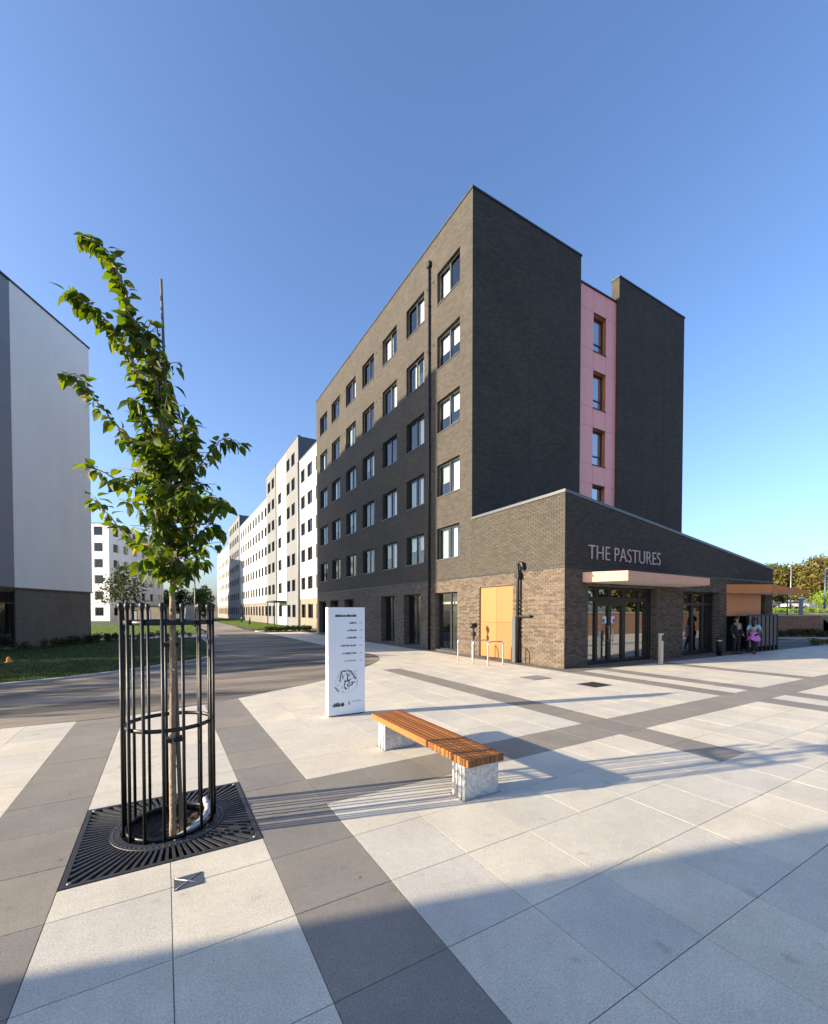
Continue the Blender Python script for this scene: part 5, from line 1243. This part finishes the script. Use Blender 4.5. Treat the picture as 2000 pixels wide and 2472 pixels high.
def lamp(label, x, y, z, h, arm=None, mname='grey_metal'):
    t = thing('lamp_post', label, 'lamp post', (x, y, z)); m = MB(); m.tube([(x, y, z - .1), (x, y, z + h * .3), (x, y, z + h)], [.11, .08, .06], 10); m.build('column', mname, t)
    ax_, ay_ = arm or (.5, 0); m = MB(); m.tube([(x, y, z + h), (x + ax_, y + ay_, z + h + .1)], .04, 8); m.build('arm', mname, t)
    m = MB(); m.bevbox(x + ax_ - .3, x + ax_ + .3, y + ay_ - .14, y + ay_ + .14, z + h + .04, z + h + .16, .03); m.build('lantern', mname, t); return t
lamp('thin grey lamp post rising before the olive trees', 76.2, 24.9, 2.2, 5.9, (.3, .2)); lamp('grey lamp post with a side arm at the right edge', 66.9, 18.7, 2.2, 4.6, (1.6, -.9), 'bright_steel')
lamp('dark lamp post at the far end of the street behind the tree guard', 3.1, 56.1, 0, 7.6, (.3, .3), 'dark_metal')
mk = thing('marker_post', 'pale blue post on the bank just above the retaining wall', 'post', PL(31, 28.2, 1.45)); m = MB(); p = PL(31, 28.2); m.bevbox(p[0] - .13, p[0] + .13, p[1] - .1, p[1] + .1, 1.4, 2.75, .03); m.build('post', 'cladding_blue_grey', mk); m = MB(); m.bevbox(p[0] - .16, p[0] + .16, p[1] - .13, p[1] + .13, 2.75, 2.85, .02); m.build('cap', 'sign_white', mk)
for l, lab in ((27.2, 'slim dark pole standing on the bank left of the pale blue post'), ): 
    pt = thing('pole', lab, 'pole', PL(31, l, 1.4)); m = MB(); p = PL(31, l); m.tube([(p[0], p[1], 1.35), (p[0], p[1], 3.0)], .04, 8); m.build('shaft', 'dark_metal', pt); m = MB(); m.lathe((p[0], p[1], 2.99), [(.05, 0), (.05, .05), (.01, .08)], 8); m.build('cap', 'dark_metal', pt)
bp_ = [(*PL(78 + rb.uniform(0, 8), 66 + (k % 12) * 1.2 + rb.uniform(-.5, .5))[:2], .9, .9) for k in range(30)]
hedge('bank_planting', 'mixed yellow green planting on the bank above the wall', bp_, 'foliage_lime', 200, 130, .14, 1.5, cat='planting', kind='stuff')
shrub('bush', 'bright lime green bush at the right edge below the trees', 92.8, 25.9, 3.2, 3.4, 'foliage_lime', 300, 1600, .2, 2.3)
hedge('planting_bed', 'low rusty orange planting on the paving at the right edge', [(30.3, 8.7, .42, .35), (30.9, 8.4, .42, .35), (31.5, 8.1, .42, .35), (30.8, 8.9, .42, .35)], 'foliage_olive', 320, 220, .05, 0, cat='planting')
# boundary wall and trees beside the plaza, out of frame to the right (seen in the entrance glass)
bw_ = thing('boundary_wall', 'long brown brick wall mirrored in the entrance doors', 'wall', (40, -1.8, 0)); m = MB(); m.box(20, 75, -2.1, -1.8, 0, 1.7); m.build('brickwork', 'brick_red', bw_); m = MB(); m.box(19.96, 75.04, -2.14, -1.76, 1.7, 1.77); m.build('coping', 'kerb', bw_)
for i, (x, y) in enumerate(((24, -6), (30, -7), (36, -6.2), (43, -7.5), (51, -6.5), (60, -8))): tree('tree', 'leafy tree mirrored in the glass, %s from the left along the brick wall' % ('first', 'second', 'third', 'fourth', 'fifth', 'sixth')[i], x, y, 8.5 + i % 3, 3.4, 'foliage_green' if i % 2 else 'foliage_olive', 140 + i, 1500, .32, 0, .15, 'trees behind the boundary wall')

# ================================================================ LEFT BACKGROUND
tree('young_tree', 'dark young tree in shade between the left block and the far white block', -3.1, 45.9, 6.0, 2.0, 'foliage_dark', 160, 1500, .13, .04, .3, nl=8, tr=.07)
for i, (x, y, h) in enumerate(((3.0, 108, 7.4), (6.0, 104, 7.0), (8.2, 112, 8.0), (0.0, 112, 6.6))): tree('tree', ['leafy tree just left of the street end behind the kiosk', 'darker tree at the street end directly behind the kiosk', 'taller tree at the street end beside the white terrace', 'lowest tree at the street end beyond the tan store'][i], x, y, h, 2.3, 'foliage_green' if i % 2 else 'foliage_dark', 170 + i, 1600, .26, 0, .1, 'trees at the end of the street')
sh = thing('store_shed', 'low tan brick store with a flat dark roof behind the tree guard', 'shed', (-6.9, 88.7, 0)); m = MB(); c_ = [(-6.9, 88.7), (-.2, 84.7), (1.8, 88.2), (-4.9, 92.2)]; m.prism(c_, 0, 2.7); m.build('wall', 'brick_tan', sh); m = MB(); m.prism([(-7.2, 88.6), (-.1, 84.4), (2.1, 88.3), (-5.0, 92.5)], 2.7, 2.95); m.build('roof', 'dark_metal', sh)
for k_, (u, v) in enumerate(((.3, .42), (.6, .72))):
    a, b = Vector((-6.9, 88.7)), Vector((-.2, 84.7)); p, q_ = a.lerp(b, u), a.lerp(b, v); n = Vector((-.5, -.86)) * .04; m = MB(); m.prism([(p.x + n.x, p.y + n.y), (q_.x + n.x, q_.y + n.y), (q_.x, q_.y), (p.x, p.y)], .05, 2.1); m.build('door', 'cladding_blue_grey', sh)
gb = thing('utility_kiosk', 'plain grey kiosk at the far end of the street', 'kiosk', (4.6, 90.5, 0)); m = MB(); m.bevbox(3.3, 5.9, 89.3, 91.5, 0, 3.0, .05); m.build('cabinet', 'cladding_blue_grey', gb); m = MB(); m.box(3.2, 6.0, 89.2, 91.6, 3.0, 3.12); m.build('roof', 'dark_metal', gb)
for x, y, lab in ((10.5, 71.7, 'small dark bollard on the far grass, the more distant one'), (10.1, 62, 'small dark bollard on the far grass, the nearer one')):
    t = thing('bollard', lab, 'bollard', (x, y, 0), 'bollards on the far grass'); m = MB(); m.lathe((x, y, 0), [(.12, 0), (.12, .85), (.09, .95), (.02, .98)], 12); m.build('post', 'dark_metal', t); m = MB(); m.ring((x, y, 0), .121, .127, .7, .78, 14); m.build('band', 'bright_steel', t)
hedge('hedge', 'low green hedge in front of the white terrace', [(7.7 + 3.9 * (k % 13) / 12 + rb.uniform(-.1, .1), 38.6 + .7 * (k // 13) + rb.uniform(-.15, .15), .3, .5) for k in range(26)], 'foliage_green', 400, 150, .07, .02)
hb = MB(); hb.box(7.3, 11.9, 38.2, 39.9, -.02, .035); hb.build('planting_bed', 'soil', kind='structure')
gc_ = [(-7.0 + 3.6 * (k / 33) + .85 + rb.uniform(-.1, .1), 25.3 + 7.0 * (k / 33) - .45 + rb.uniform(-.1, .1), .28, rb.uniform(.3, .6)) for k in range(34) if k >= 14 or k % 3 == 0] + [(-2.9 + k * .28 + rb.uniform(-.08, .08), 32.2 + rb.uniform(-.3, .3), .26, rb.uniform(.35, .6)) for k in range(16)]
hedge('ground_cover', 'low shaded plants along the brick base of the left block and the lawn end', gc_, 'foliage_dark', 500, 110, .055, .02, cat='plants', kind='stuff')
fl = thing('utility_marker', 'small orange marker lying on the shaded lawn', 'marker', (-4.75, 20.1, .03)); m = MB(); m.lathe((-4.75, 20.1, .03), [(.12, 0), (.12, .03), (.07, .05), (.06, .16), (.02, .22)], 12); mat('marker_orange', (.85, .32, .02), .6); m.build('cone', 'marker_orange', fl); m = MB(); m.bevbox(-4.9, -4.6, 19.95, 20.25, .03, .055, .008); m.build('base', 'rubber', fl)
# out of frame to the left: trees whose shade streaks the road
for i, (x, y, h, r, n) in enumerate(((-14.5, 21.6, 6.3, 2.3, 2600), (-13.5, 19.2, 5.4, 1.6, 1500), (-17, 17.5, 5.2, 1.7, 700), (-15, 14.6, 4.6, 1.5, 520), (-19, 15.8, 5.0, 1.4, 420))):
    tree('tree', ['fullest small tree beyond the left edge shading the lawn', 'second small tree beyond the left edge beside the fullest one', 'thin tree beyond the left edge shading the middle of the road', 'thin low tree beyond the left edge shading the near road', 'thinnest tree beyond the left edge, farthest from the road'][i], x, y, h, r, 'foliage_green', 180 + i, n, .17, 0, .12, 'trees beyond the left edge')
